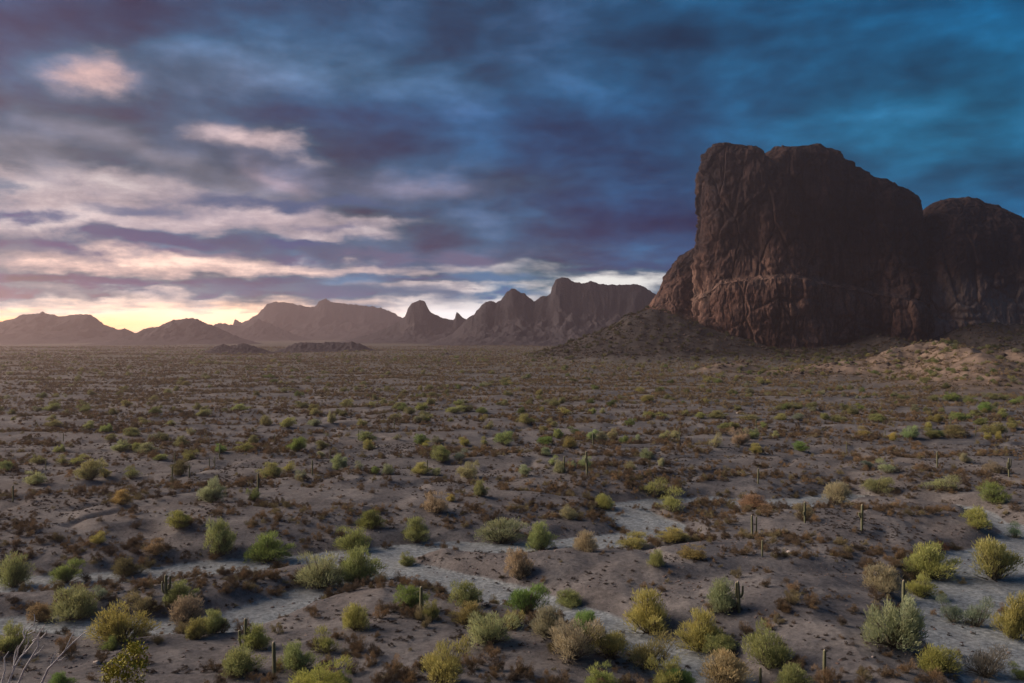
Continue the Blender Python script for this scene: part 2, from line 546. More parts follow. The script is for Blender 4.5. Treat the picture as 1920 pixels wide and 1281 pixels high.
def mat_ground():
    m, n, out = new_mat('desert_ground')
    p = n.new('ShaderNodeNewGeometry').outputs['Position']
    sand, hill, talus = (attr(n, k).outputs['Fac'] for k in ('sand', 'hill', 'talus'))
    big = n.noise(p, 0.012, 4, 0.55, 0.3)
    mid = n.noise(p, 0.09, 5, 0.6, 0.2)
    fine = n.noise(p, 1.3, 5, 0.65)
    peb = n.noise(p, 5.5, 3, 0.7)
    pave = n.mix(n.ramp(big, 0.38, 0.62), (0.097, 0.095, 0.100, 1), (0.138, 0.124, 0.117, 1))
    pave = n.mix(n.ramp(mid, 0.42, 0.68), pave, (0.180, 0.168, 0.160, 1))
    sandc = n.mix(n.ramp(fine, 0.35, 0.65), (0.185, 0.210, 0.222, 1), (0.262, 0.288, 0.298, 1))
    sandc = n.mix(n.ramp(mid, 0.35, 0.7), sandc, (0.205, 0.220, 0.224, 1))
    redg = n.mix(n.ramp(fine, 0.35, 0.66), (0.090, 0.064, 0.060, 1), (0.165, 0.112, 0.096, 1))
    # sandy films spread beyond the beds
    smask = n.m('ADD', sand, n.m('MULTIPLY', n.m('SUBTRACT', mid, 0.5), 0.9))
    c = n.mix(n.ramp(smask, 0.25, 0.75), pave, sandc)
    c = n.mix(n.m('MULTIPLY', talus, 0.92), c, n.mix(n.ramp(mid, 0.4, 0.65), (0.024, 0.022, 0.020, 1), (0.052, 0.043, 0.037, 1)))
    c = n.mix(attr(n, 'ridge').outputs['Fac'], c, n.mix(n.ramp(mid, 0.36, 0.62), (0.130, 0.098, 0.076, 1), (0.235, 0.175, 0.132, 1)))
    c = n.mix(n.ramp(n.m('ADD', hill, n.m('MULTIPLY', n.m('SUBTRACT', mid, 0.5), 0.7)), 0.3, 0.8), c, redg)
    # ground cover too far off to be told apart
    far = n.ramp(n.v('LENGTH', p), 350.0, 1800.0)
    spk = n.noise(n.v('MULTIPLY', p, (0.07, 0.05, 0.07)), 1.0, 5, 0.7)
    far = n.m('MULTIPLY', far, n.m('SUBTRACT', 1.0, talus))
    c = n.mix(n.m('MULTIPLY', far, n.ramp(spk, 0.32, 0.54)), c, (0.100, 0.091, 0.064, 1))
    c = n.v('SCALE', c, scale=n.ramp(n.m('ADD', n.m('MULTIPLY', fine, 0.6), n.m('MULTIPLY', peb, 0.4)), 0.36, 0.64, 0.62, 1.42, False))
    darkst = n.ramp(n.noise(p, 2.1, 2, 0.6), 0.64, 0.70)
    c = n.mix(n.m('MULTIPLY', darkst, n.m('MULTIPLY_ADD', sand, -0.45, 0.6)), c, (0.050, 0.042, 0.040, 1))
    stones = n.ramp(n.noise(p, 3.1, 2, 0.5), 0.70, 0.76)
    c = n.mix(n.m('MULTIPLY', stones, 0.5), c, (0.40, 0.36, 0.33, 1))
    nrm = bump(n, n.m('ADD', n.m('MULTIPLY', fine, 0.6), n.m('MULTIPLY', peb, 0.4)), 0.8, 0.25)
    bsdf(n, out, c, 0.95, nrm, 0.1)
    return m

def mat_rock(name, base, light, dark, streak=1.0, scale=1.0):
    m, n, out = new_mat(name)
    p = n.new('ShaderNodeNewGeometry').outputs['Position']
    ps = n.v('MULTIPLY', p, (0.060 * scale, 0.060 * scale, 0.0075 * scale))
    st = n.noise(ps, 1.0, 6, 0.65, 0.4)
    st2 = n.noise(n.v('MULTIPLY', p, (0.22 * scale, 0.22 * scale, 0.02 * scale)), 1.0, 5, 0.65)
    pat = n.noise(p, 0.016 * scale, 5, 0.6, 0.6)
    fine = n.noise(p, 0.35 * scale, 6, 0.68)
    stra = n.noise(n.v('MULTIPLY', p, (0.012 * scale, 0.012 * scale, 0.10 * scale)), 1.0, 4, 0.6, 0.5)
    c = n.mix(n.ramp(pat, 0.36, 0.66), base, light)
    c = n.mix(n.m('MULTIPLY', n.ramp(stra, 0.48, 0.70), 0.45), c, light)
    c = n.mix(n.m('MULTIPLY', n.ramp(st, 0.44, 0.62), 0.85 * streak), c, dark)
    c = n.mix(n.m('MULTIPLY', n.ramp(st2, 0.52, 0.68), 0.6 * streak), c, dark)
    v = attr(n, 'painted_shade').outputs['Fac']  # shade of the upper cliff, painted into the rock colour
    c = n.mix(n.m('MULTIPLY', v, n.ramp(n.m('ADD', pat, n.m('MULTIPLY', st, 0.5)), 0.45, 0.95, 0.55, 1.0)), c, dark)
    pl = attr(n, 'pale').outputs['Fac']
    c = n.mix(n.m('MULTIPLY', pl, n.ramp(n.m('ADD', fine, st2), 0.7, 1.2, 0.9, 0.35)), c, (0.40, 0.32, 0.26, 1))
    c = n.v('SCALE', c, scale=n.ramp(fine, 0.3, 0.7, 0.6, 1.45, False))
    nrm = bump(n, n.m('ADD', fine, n.m('MULTIPLY', st2, 0.8)), 0.9, 2.2 / scale)
    bsdf(n, out, c, 0.92, nrm, 0.12)
    return m

def mat_plant(name, trans=0.25, vary=0.55):
    """Leaf colour comes from the plant's own tint; each spray differs a little."""
    m, n, out = new_mat(name)
    tint = attr(n, 'tint', 'INSTANCER').outputs['Color']
    sh = attr(n, 'leaf').outputs['Fac']
    gold = attr(n, 'gold').outputs['Fac']
    c = n.mix(n.m('MULTIPLY', gold, 0.55), tint, n.v('MULTIPLY', tint, (1.28, 1.10, 0.82)))
    c = n.v('SCALE', c, scale=n.m('MULTIPLY_ADD', sh, vary, 1.0 - vary * 0.5))
    a = n.new('ShaderNodeBsdfDiffuse')
    n.put(a.inputs[0], c)
    b = n.new('ShaderNodeBsdfTranslucent')
    n.put(b.inputs[0], c)
    mx = n.new('ShaderNodeMixShader')
    mx.inputs[0].default_value = trans
    n.t.links.new(a.outputs[0], mx.inputs[1])
    n.t.links.new(b.outputs[0], mx.inputs[2])
    n.t.links.new(mx.outputs[0], out.inputs[0])
    return m

def mat_simple(name, c1, c2, scale, rough=0.85, bumpd=0.02):
    m, n, out = new_mat(name)
    p = n.new('ShaderNodeTexCoord').outputs['Object']
    f = n.noise(p, scale, 4, 0.6)
    bsdf(n, out, n.mix(n.ramp(f, 0.35, 0.65), (*c1, 1), (*c2, 1)), rough, bump(n, f, 0.5, bumpd), 0.2)
    return m

M_ground = mat_ground()
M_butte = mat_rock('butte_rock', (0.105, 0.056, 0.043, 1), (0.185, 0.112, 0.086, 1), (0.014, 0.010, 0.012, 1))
M_range = mat_rock('range_rock', (0.038, 0.036, 0.044, 1), (0.058, 0.051, 0.056, 1), (0.024, 0.023, 0.030, 1), 0.5, 0.35)
M_leaf = mat_plant('bush_leaves', 0.38)
M_dry = mat_plant('dry_twigs', 0.12, 0.7)
M_bark = mat_simple('bush_bark', (0.10, 0.085, 0.06), (0.17, 0.15, 0.11), 6.0)
M_bare = mat_simple('bleached_wood', (0.42, 0.42, 0.44), (0.60, 0.60, 0.60), 14.0, 0.7, 0.004)
def mat_stone():
    m, n, out = new_mat('stone')
    p = n.new('ShaderNodeNewGeometry').outputs['Position']
    f = n.noise(p, 4.0, 4, 0.6)
    tint = attr(n, 'tint', 'INSTANCER').outputs['Color']
    bsdf(n, out, n.v('SCALE', tint, scale=n.ramp(f, 0.3, 0.7, 0.7, 1.3, False)), 0.9, bump(n, f, 0.5, 0.05), 0.15)
    return m
M_stone = mat_stone()

# ================================================================== ground
azs = np.concatenate([np.radians(np.linspace(-180, -46, 40, endpoint=False)), np.radians(np.linspace(-46, -35, 40, endpoint=False)),
                      np.radians(np.linspace(-35, 35, 560, endpoint=False)), np.radians(np.linspace(35, 46, 40, endpoint=False)),
                      np.radians(np.linspace(46, 180, 40, endpoint=False))])
rr = np.concatenate([[0.004], np.geomspace(1.0, 100, 60, endpoint=False), (EYE) * F / np.linspace(42 * F / 100 , 652 - HY, 560, endpoint=False), np.geomspace(EYE * F / (652 - HY), 9000, 40)])
A_, R_ = np.meshgrid(azs, rr, indexing='ij')
X, Y = np.sin(A_) * R_, np.cos(A_) * R_
Z, S_, H_, T_, D_ = height(X, Y)
gm = mesh_from('ground', np.stack([X, Y, Z], -1).reshape(-1, 3), grid_faces(len(azs), len(rr), True), M_ground)
add_attr(gm, 'sand', S_.ravel())
add_attr(gm, 'hill', H_.ravel())
add_attr(gm, 'talus', T_.ravel())
add_attr(gm, 'ridge', D_.ravel())
ground = link(bpy.data.objects.new('ground', gm))
tag(ground, 'stony grey brown desert floor with pale sandy washes running across it', kind='structure')

# ================================================================== far ranges
def skyline(pts, Yd, extra=0.0):
    p = np.array(pts, float)
    return (p[:, 0] - 960) / F * Yd, EYE + (HY - p[:, 1]) / F * Yd + extra

def mountain(name, label, pts, Yd, front, back, cliff=0.35, seed=0, nx=420, rough=1.0, foot=-8.0, mat=None, sharp=1.0):
    """A rocky range: a traced crest with cliffs, gullied rubble slopes in front and behind."""
    cx, cz = skyline(pts, Yd)
    xs = np.linspace(cx[0], cx[-1], nx)
    crest = np.interp(xs, cx, cz)
    amp = rough * Yd / F
    crest = crest + amp * (1.9 * fbm2(xs / (8 * Yd / F), xs * 0 + seed, 4, seed, 0.6)) * np.clip((crest - foot) / (12 * Yd / F), 0, 1)
    tf = np.concatenate([-np.linspace(1, 0, 70) ** 1.7, np.linspace(0, 1, 26)[1:] ** 1.4])
    Xg, T = np.meshgrid(xs, tf, indexing='ij')
    dd = np.abs(T)
    # below the crest the teeth of the skyline melt into broad slopes
    def broad(a, px_w):
        k = max(3, int(px_w * Yd / F / (xs[1] - xs[0]))) | 1
        w_ = np.hanning(k + 2)[1:-1]
        w_ /= w_.sum()
        return np.convolve(np.pad(a, k, mode='edge'), w_, 'same')[k:-k]
    s1, s2 = broad(crest, 22), broad(crest, 70)
    k1 = sstep(0.0, 0.10, dd)
    k2 = sstep(0.08, 0.40, dd)
    C = crest[:, None] * (1 - k1) + s1[:, None] * k1
    C = C * (1 - k2) + s2[:, None] * k2
    W = np.where(T < 0, front, back)
    yy = Yd + np.sign(T) * dd * W
    # relief: a cliff band near the crest, then concave slopes cut by gullies
    spur = 0.5 + 0.5 * noise2(Xg / (front * 0.35), yy / (front * 1.2), seed + 5)
    p = np.interp(dd, [0, 0.035, 0.10, 0.30, 0.62, 1.0], [1.0, 1 - 0.35 * cliff, 1 - cliff, (1 - cliff) * 0.55, (1 - cliff) * 0.20, 0.0])
    rel = np.maximum(C - foot, 0)
    gul = np.abs(fbm2(Xg / (front * 0.20), yy / (front * 0.30), 5, seed + 9, 0.55))
    Zg = foot + rel * p * (1 - 0.30 * gul * np.clip(dd * 6, 0, 1)) + rel * 0.10 * (spur - 0.5) * np.clip(dd * 5, 0, 1) * (1 - dd)
    Zg = Zg + rel * 0.075 * fbm2(Xg / (front * 0.05), yy / (front * 0.08), 4, seed + 13) * np.clip(dd * 8, 0, 1) * (1 - dd)
    Xd = Xg + rel * 0.05 * noise2(Xg / (front * .1), yy / (front * .1), seed + 15) * np.clip(dd * 8, 0, 1)
    P = np.stack([Xd, yy, Zg], -1)
    me = mesh_from(name, P.reshape(-1, 3), grid_faces(nx, len(tf)), mat or M_range)
    o = link(bpy.data.objects.new(name, me))
    return tag(o, label, kind='structure')

mountain('mountain', 'far hazy flat topped range with a thin spire at its left end',
         [(250, 650), (380, 628), (430, 616), (438, 612), (441, 597), (445, 600), (451, 605), (458, 604), (466, 600), (474, 594), (482, 590), (492, 580), (502, 570), (515, 566), (535, 567),
          (556, 571), (575, 575), (590, 576), (598, 566), (604, 561), (612, 561), (624, 567), (660, 571), (690, 574), (712, 577), (730, 583), (745, 591), (758, 598), (775, 606), (820, 622), (900, 640), (1000, 646)],
         8000, 1500, 600, 0.45, 3, 520, 0.8)
mountain('mountain', 'dark rounded hills under the yellow glow at the far edge',
         [(-420, 640), (-260, 612), (-150, 604), (-60, 606), (0, 603), (25, 598), (42, 590), (60, 589), (72, 588), (80, 584), (90, 589), (100, 590), (115, 594), (130, 591), (150, 589), (170, 590), (182, 598),
          (195, 608), (210, 614), (222, 618), (233, 616), (243, 619), (257, 627), (275, 634), (330, 646)],
         4900, 900, 500, 0.20, 11, 460, 0.7)
mountain('mountain', 'low dark hill with a smooth rounded top below the spire',
         [(200, 646), (240, 632), (257, 625), (270, 617), (282, 614), (296, 613), (310, 606), (326, 600), (345, 598), (358, 596), (372, 599), (388, 607), (404, 612), (425, 622), (450, 633), (480, 642), (520, 650)],
         4500, 700, 400, 0.18, 17, 380, 0.7)
mountain('mountain', 'small pointed foothill standing before the spire',
         [(395, 612), (410, 606), (425, 607), (445, 612), (455, 611), (470, 603), (478, 601), (484, 597), (492, 602), (505, 606), (520, 613), (540, 622), (565, 632), (610, 644)],
         6600, 800, 400, 0.25, 23, 260, 0.8)
mountain('mountain', 'thumb shaped rock knob rising from long pale slopes',
         [(560, 652), (640, 640), (700, 625), (735, 610), (752, 601), (760, 592), (765, 578), (772, 569), (780, 565), (790, 563), (797, 565), (802, 577), (808, 586), (818, 591), (832, 597), (848, 600), (853, 598), (855, 588),
          (857, 584), (862, 590), (868, 595), (880, 603), (920, 620), (980, 640)],
         4900, 900, 420, 0.50, 29, 420, 0.7)
mountain('mountain', 'jagged dark range with a square topped summit beside the great rock',
         [(790, 652), (850, 625), (874, 600), (880, 594), (888, 591), (893, 583), (900, 577), (904, 571), (912, 566), (922, 564), (930, 568), (938, 563), (946, 554), (952, 546), (960, 541), (968, 543), (976, 549), (984, 550),
          (992, 558), (1001, 565), (1008, 561), (1014, 556), (1026, 555), (1032, 551), (1035, 538), (1042, 525), (1052, 520), (1064, 521), (1072, 527), (1082, 530), (1096, 531), (1108, 527), (1122, 532), (1140, 534), (1170, 534),
          (1196, 533), (1210, 539), (1222, 548), (1245, 560), (1300, 570), (1400, 590), (1520, 640)],
         3800, 900, 420, 0.45, 37, 620, 0.7)
for i, (lab, pts, Yd, fr) in enumerate([
        ('low dark mound with two crumbled humps on the far plain', [(372, 662), (395, 655), (408, 648), (418, 645), (430, 649), (445, 646), (456, 643), (466, 646), (478, 650), (492, 654), (520, 663)], 2150, 120),
        ('long low dark mound with a level top on the far plain', [(505, 662), (535, 652), (552, 644), (570, 642), (600, 643), (622, 641), (640, 643), (660, 641), (676, 645), (695, 654), (730, 663)], 2250, 160),
        ('small dark mound far out at the edge of the plain under the yellow sky', [(10, 672), (35, 668), (52, 664), (60, 663), (70, 666), (95, 671)], 1800, 60),
        ('tiny dark mound far out between the hills and the humps', [(235, 670), (255, 665), (268, 662), (280, 665), (300, 670)], 1850, 50),
        ('tiny dark mound on the plain below the thumb shaped knob', [(815, 668), (828, 664), (838, 662), (848, 664), (862, 668)], 1900, 45)]):
    mountain('hill', lab, pts, Yd, fr, fr, 0.2, 50 + i * 7, 140, 0.8, foot=-9.0, mat=M_range)

# ================================================================== the great rock
def massif(name, outline, spine, sky_pts, base_z, bench, prof_lo, prof_hi, parent, mat, seed, nu_front=620, nv=230, disp=1.0, pale=None):
    """Cliff body: rings climb from a plan outline to a spine whose height follows the traced skyline."""
    O = np.array(outline + outline[:1], float)
    seg = np.hypot(*np.diff(O, axis=0).T)
    cum = np.concatenate([[0], np.cumsum(seg)])
    # sample the side facing the plain densely
    L = cum[-1]
    t = np.linspace(0, L, 4000, endpoint=False)
    ox, oy = np.interp(t, cum, O[:, 0]), np.interp(t, cum, O[:, 1])
    # round the corners
    def smooth(a, k):
        w = np.hanning(k)
        w /= w.sum()
        return np.convolve(np.concatenate([a[-k:], a, a[:k]]), w, 'same')[k:-k]
    k = max(5, int(4000 * 50 / L)) | 1
    ox, oy = smooth(ox, k), smooth(oy, k)
    ymid = np.mean([s[1] for s in spine])
    dens = np.where(oy < ymid + 20, 1.0, 0.12)
    cd = np.cumsum(dens)
    cd /= cd[-1]
    nu = nu_front
    idx = np.interp(np.linspace(0, 1, nu, endpoint=False), cd, np.arange(4000)).astype(int)
    ox, oy = ox[idx], oy[idx]
    sp = np.array(spine, float)
    # nearest spine point for every outline point
    ax, ay = sp[0]
    bx, by = sp[-1]
    vx, vy = bx - ax, by - ay
    tt = np.clip(((ox - ax) * vx + (oy - ay) * vy) / (vx * vx + vy * vy), 0, 1)
    sx, sy = ax + tt * vx, ay + tt * vy
    skp = np.array(sky_pts, float)
    def top_at(x, y):
        px = 960 + x / y * F
        return EYE + (HY - np.interp(px, skp[:, 0], skp[:, 1])) / F * y
    v = np.linspace(0, 1, nv)
    bz = np.array([np.interp(x, base_z[0], base_z[1]) for x in ox])
    bench_z = np.interp(ox, bench[0], bench[1])
    ztop = top_at(sx, sy)
    P = np.zeros((nu, nv, 3))
    S, Hh = np.zeros((nu, nv)), np.zeros((nu, nv))
    for i in range(nu):
        hb = np.clip((bench_z[i] - bz[i]) / (ztop[i] - bz[i]), 0.04, 0.9)
        s_pts = [q[0] for q in prof_lo] + [q[0] for q in prof_hi]
        h_pts = [q[1] * hb for q in prof_lo] + [hb + q[1] * (1 - hb) for q in prof_hi]
        par = np.concatenate([[0], np.cumsum(np.hypot(np.diff(s_pts) * 1.2, np.diff(h_pts)))])
        par /= par[-1]
        S[i] = np.interp(v, par, s_pts)
        Hh[i] = np.interp(v, par, h_pts)
    px_, py_ = ox[:, None] + (sx - ox)[:, None] * S, oy[:, None] + (sy - oy)[:, None] * S
    # the crest keeps the traced outline where rings run over the top
    tz = top_at(px_, np.repeat(sy[:, None], nv, 1))
    tz = ztop[:, None] + (np.minimum(tz, ztop[:, None] + 15) - ztop[:, None]) * np.clip(S * 1.2, 0, 1)
    pz_ = bz[:, None] + (tz - bz[:, None]) * Hh
    P = np.stack([px_, py_, pz_], -1)
    n = -grid_normals(P)
    out = np.stack([px_ - sx[:, None], py_ - sy[:, None], np.zeros_like(px_)], -1)
    n = np.where((n * out).sum(-1, keepdims=True) + n[..., 2:3] * 5 < 0, -n, n)
    x, y, z = P[..., 0], P[..., 1], P[..., 2]
    steep = np.clip(1 - n[..., 2], 0, 1)
    wz = z + 8 * noise3(x / 60, y / 60, z / 60, seed + 31)
    q = 12.0 * noise3(x / 80, y / 80, z / 120, seed) + 2.2 * fbm3(x / 30, y / 30, z / 40, 4, seed + 1, 0.55) * steep + 5.0 * fbm3(x / 34, y / 34, z / 34, 4, seed + 21, 0.55) * sstep(0.55, 0.9, Hh)
    wx = x + 2.5 * noise3(x / 22, y / 22, z / 22, seed + 51)
    wy = y + 2.5 * noise3(x / 22, y / 22, z / 22, seed + 52)
    wzz = z + 4 * noise3(x / 30, y / 30, z / 30, seed + 53)
    c1, e1 = cells3(wx / 44, wy / 44, wzz / 80, seed + 54)
    c2, e2 = cells3(wx / 15, wy / 15, wzz / 26, seed + 55)
    c3, e3 = cells3(wx / 6.5, wy / 6.5, wzz / 8, seed + 56)
    q = q + 9.0 * (c1 - 0.5) * steep - 4.5 * (1 - sstep(0.0, 0.07, e1)) * steep
    q = q + 3.4 * (c2 - 0.5) - 0.9 * (1 - sstep(0.0, 0.12, e2))
    q = q + 1.7 * (c3 - 0.5)
    crack2 = np.abs(noise3(x / 17, y / 17, z / 110, seed + 3))
    q = q - 0.8 * (1 - sstep(0.0, 0.10, crack2)) * steep
    strat = noise3(x / 160, y / 160, wz / 15, seed + 4)
    q = q + 2.4 * sstep(-0.12, 0.12, strat) * steep + 1.5 * fbm3(x / 8, y / 8, z / 8, 3, seed + 5, 0.6) + 3.0 * fbm3(x / 18, y / 18, z / 18, 3, seed + 6) * (1 - steep)
    alc = noise3(x / 55, y / 55, z / 45, seed + 8)
    q = q - 8.0 * sstep(0.25, 0.6, alc) * steep
    P = P + n * (q * disp)[..., None] * np.array([1, 1, 0.55])
    P[:, 0, 2] -= 30
    me = mesh_from(name, P.reshape(-1, 3), grid_faces(nu, nv, True), mat)
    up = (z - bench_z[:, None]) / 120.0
    add_attr(me, 'painted_shade', (0.04 + 0.96 * sstep(0.05, 0.95, up + 0.35 * noise3(x / 50, y / 50, z / 50, seed + 12))).ravel())  # painted shade: rock colour darkens with height above the bench
    pl = np.exp(-((z - bench_z[:, None]) / 11.0) ** 2) * 0.14
    if pale is not None:
        pl = np.maximum(pl, pale(x, y, z))
    add_attr(me, 'pale', np.clip(pl, 0, 1).ravel())
    return link(bpy.data.objects.new(name, me), parent)

def zpx(py, Yd):
    return EYE + (HY - py) / F * Yd
def xpx(px, Yd):
    return (px - 960) / F * Yd

butte = link(bpy.data.objects.new('butte', None))
butte.location = (0, 0, 0)
tag(butte, 'huge dark red brown rock butte towering over the plain', 'butte')
SKY_MAIN = [(1200, 420), (1300, 360), (1322, 302), (1328, 282), (1338, 274), (1350, 272), (1376, 275), (1403, 276), (1412, 284), (1420, 298), (1430, 306), (1438, 290), (1448, 277), (1462, 279), (1480, 275), (1520, 276),
            (1530, 282), (1545, 284), (1556, 290), (1562, 300), (1575, 308), (1582, 316), (1594, 318), (1605, 326), (1612, 336), (1640, 340), (1668, 350), (1690, 358), (1708, 370), (1722, 385), (1735, 402), (1760, 440), (1850, 520)]
outline_main = [(324, 1572), (330, 1540), (352, 1512), (392, 1490), (440, 1474), (500, 1470), (560, 1486), (620, 1496), (672, 1482), (702, 1490), (740, 1540), (745, 1640), (640, 1700), (450, 1700), (345, 1650), (326, 1610)]
PROF_LO = [(0.0, 0.0), (0.035, 0.25), (0.06, 0.6), (0.085, 0.92), (0.10, 1.0)]
PROF_HI = [(0.23, 0.035), (0.242, 0.10), (0.26, 0.35), (0.285, 0.58), (0.32, 0.78), (0.385, 0.90), (0.50, 0.965), (0.72, 0.99), (1.0, 1.0)]
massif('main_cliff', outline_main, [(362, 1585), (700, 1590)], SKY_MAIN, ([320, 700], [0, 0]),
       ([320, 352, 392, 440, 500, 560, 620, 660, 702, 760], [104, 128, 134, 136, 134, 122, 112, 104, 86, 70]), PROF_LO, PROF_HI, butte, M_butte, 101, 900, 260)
SKY_DOME = [(1690, 470), (1722, 420), (1738, 394), (1756, 382), (1780, 376), (1803, 371), (1815, 373), (1832, 379), (1862, 388), (1886, 403), (1904, 424), (1918, 445), (1950, 470), (2000, 500), (2080, 520), (2200, 545), (2400, 600)]
outline_dome = [(692, 1570), (712, 1520), (760, 1496), (830, 1490), (900, 1500), (1000, 1520), (1120, 1560), (1180, 1640), (1120, 1720), (900, 1740), (740, 1720), (696, 1640)]
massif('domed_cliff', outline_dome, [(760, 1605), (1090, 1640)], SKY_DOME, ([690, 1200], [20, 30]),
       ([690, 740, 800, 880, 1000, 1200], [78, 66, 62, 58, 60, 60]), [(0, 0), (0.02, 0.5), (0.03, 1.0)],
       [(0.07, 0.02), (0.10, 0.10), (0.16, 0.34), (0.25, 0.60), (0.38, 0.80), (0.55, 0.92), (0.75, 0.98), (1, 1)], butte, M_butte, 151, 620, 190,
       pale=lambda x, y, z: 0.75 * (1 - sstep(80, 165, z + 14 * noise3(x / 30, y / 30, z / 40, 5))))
SKY_SHOULDER = [(1150, 640), (1196, 602), (1204, 594), (1216, 574), (1226, 558), (1236, 542), (1247, 522), (1256, 506), (1266, 491), (1278, 479), (1290, 469), (1302, 463), (1320, 462), (1360, 458), (1420, 470), (1500, 520)]
outline_sh = [(222, 1690), (240, 1640), (290, 1620), (360, 1620), (440, 1650), (470, 1720), (420, 1790), (320, 1800), (250, 1760)]
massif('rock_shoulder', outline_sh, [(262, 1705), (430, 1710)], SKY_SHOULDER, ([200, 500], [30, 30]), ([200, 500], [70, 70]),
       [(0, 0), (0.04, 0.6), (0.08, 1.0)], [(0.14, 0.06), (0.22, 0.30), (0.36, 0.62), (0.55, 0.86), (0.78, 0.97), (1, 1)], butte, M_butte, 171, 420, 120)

# ================================================================== vegetation shapes
def strokes(rng, base, direc, length, width):
    """Thin leaf sprays as single quads; returns vertices and faces."""
    n = len(base)
    side = np.cross(direc, rng.normal(size=(n, 3)))
    side /= np.linalg.norm(side, axis=1, keepdims=True) + 1e-9
    tip = base + direc * length[:, None]
    w = side * width[:, None]
    V = np.stack([base - w * 0.5, base + w * 0.5, tip + w * 0.35, tip - w * 0.35], 1).reshape(-1, 3)
    return V, np.arange(4 * n).reshape(-1, 4)

def tubes(paths, radii, sides=5):
    Vs, Fs, off = [], [], 0
    for P, rd in zip(paths, radii):
        P = np.asarray(P, float)
        m = len(P)
        t = np.gradient(P, axis=0)
        t /= np.linalg.norm(t, axis=1, keepdims=True) + 1e-9
        ref = np.array([0.31, 0.87, 0.38])
        a = np.cross(t, ref)
        a /= np.linalg.norm(a, axis=1, keepdims=True) + 1e-9
        b = np.cross(t, a)
        ph = np.linspace(0, 2 * np.pi, sides, endpoint=False)
        ring = P[None] + (np.cos(ph)[:, None, None] * a[None] + np.sin(ph)[:, None, None] * b[None]) * np.asarray(rd)[None, :, None]
        Vs.append(ring.reshape(-1, 3))
        Fs.append(grid_faces(sides, m, True) + off)
        off += sides * m
    return np.concatenate(Vs), np.concatenate(Fs)

def make_bush(seed, leaves, lobes, openness=0.25, droop=0.0, flat=1.0, leaf_len=0.08, leaf_w=0.013):
    """Unit-height bush: many-stemmed, billowing clumps of fine sprays. Returns crown and stem meshes data."""
    rng = np.random.default_rng(seed)
    cents, rads = [], []
    # several stems of unequal height, each with its own ragged dome of sprays
    subs = []
    for k in range(int(rng.integers(3, 7))):
        a = rng.uniform(0, 2 * np.pi)
        ro = rng.uniform(0.02, 0.30)
        subs.append((ro * math.cos(a), ro * math.sin(a), rng.uniform(0.16, 0.30), rng.uniform(0.45, 0.85) if k else 0.92))
    for i in range(lobes):
        sx_, sy_, sr, sh = subs[i % len(subs)]
        a = i * 2.39996 + rng.uniform(-0.7, 0.7)
        e = math.asin(rng.uniform(0.02, 1.0))
        q = rng.uniform(0.5, 1.0) if i % 4 else rng.uniform(0.1, 0.5)
        if rng.uniform() < 0.12:
            q *= 1.25
        cents.append((sx_ + sr * q * math.cos(e) * math.cos(a), sy_ + sr * q * math.cos(e) * math.sin(a), (0.08 + (sh - 0.12) * q * math.sin(e)) * flat))
        rads.append(rng.uniform(0.045, 0.13))
    cents, rads = np.array(cents), np.array(rads)
    w = rads ** 2
    li = rng.choice(lobes, leaves, p=w / w.sum())
    u = rng.normal(size=(leaves, 3))
    u /= np.linalg.norm(u, axis=1, keepdims=True)
    u[:, 2] = np.where(u[:, 2] < -0.5, -u[:, 2] * rng.uniform(0.2, 1, leaves), u[:, 2])
    rad = rads[li] * (0.35 + 0.72 * rng.uniform(0, 1, leaves) ** 0.45 + 0.5 * rng.uniform(0, 1, leaves) ** 4)
    pos = cents[li] + u * rad[:, None] * np.array([0.95, 0.95, 1.35])
    for ax_ in (0, 1):              # fill the unit footprint and height
        lo_, hi_ = np.percentile(pos[:, ax_], [1.5, 98.5])
        pos[:, ax_] = (pos[:, ax_] - (lo_ + hi_) / 2) / (hi_ - lo_)
        cents[:, ax_] = (cents[:, ax_] - (lo_ + hi_) / 2) / (hi_ - lo_)
    top_ = np.percentile(pos[:, 2], 98.5)
    pos[:, 2] /= top_
    cents[:, 2] /= top_
    keep = (pos[:, 2] > 0.03) & (rng.uniform(0, 1, leaves) > openness * (pos[:, 2] < 0.35))
    pos, u, li = pos[keep], u[keep], li[keep]
    n = len(pos)
    org = np.array([0, 0, -0.25])
    out = pos - org
    out /= np.linalg.norm(out, axis=1, keepdims=True)
    dr = out * 0.8 + u * 0.35 + rng.normal(size=(n, 3)) * 0.38 + np.array([0, 0, 0.45 - droop])
    dr /= np.linalg.norm(dr, axis=1, keepdims=True)
    L = leaf_len * rng.uniform(0.5, 1.5, n)
    V, Fq = strokes(rng, pos, dr, L, leaf_w * rng.uniform(0.6, 1.5, n))
    lobe_sh = rng.uniform(0, 1, lobes)
    leaf = np.clip(0.5 * rng.uniform(0, 1, n) + 0.5 * lobe_sh[li], 0, 1)
    gold = np.clip(0.75 * (rng.uniform(0, 1, lobes)[li]) + 0.5 * rng.uniform(-0.5, 1, n), 0, 1)
    paths, rads_ = [], []
    for c, r_ in list(zip(cents, rads)):
        b = np.array([rng.normal() * 0.03, rng.normal() * 0.03, -0.04])
        mid = b * 0.5 + c * 0.5 + rng.normal(size=3) * 0.03 + np.array([0, 0, 0.02])
        paths.append([b, mid, c, c + (c - mid) * 0.5])
        rads_.append([0.016, 0.011, 0.006, 0.002])
        for _ in range(4):
            e = c + rng.normal(size=3) * r_ * 0.8
            e[2] = max(e[2], 0.05)
            paths.append([mid, (mid + e) / 2 + rng.normal(size=3) * 0.02, e])
            rads_.append([0.006, 0.004, 0.0015])
    Vt, Ft = tubes(paths, rads_, 4)
    return (V, Fq, leaf, gold), (Vt, Ft)

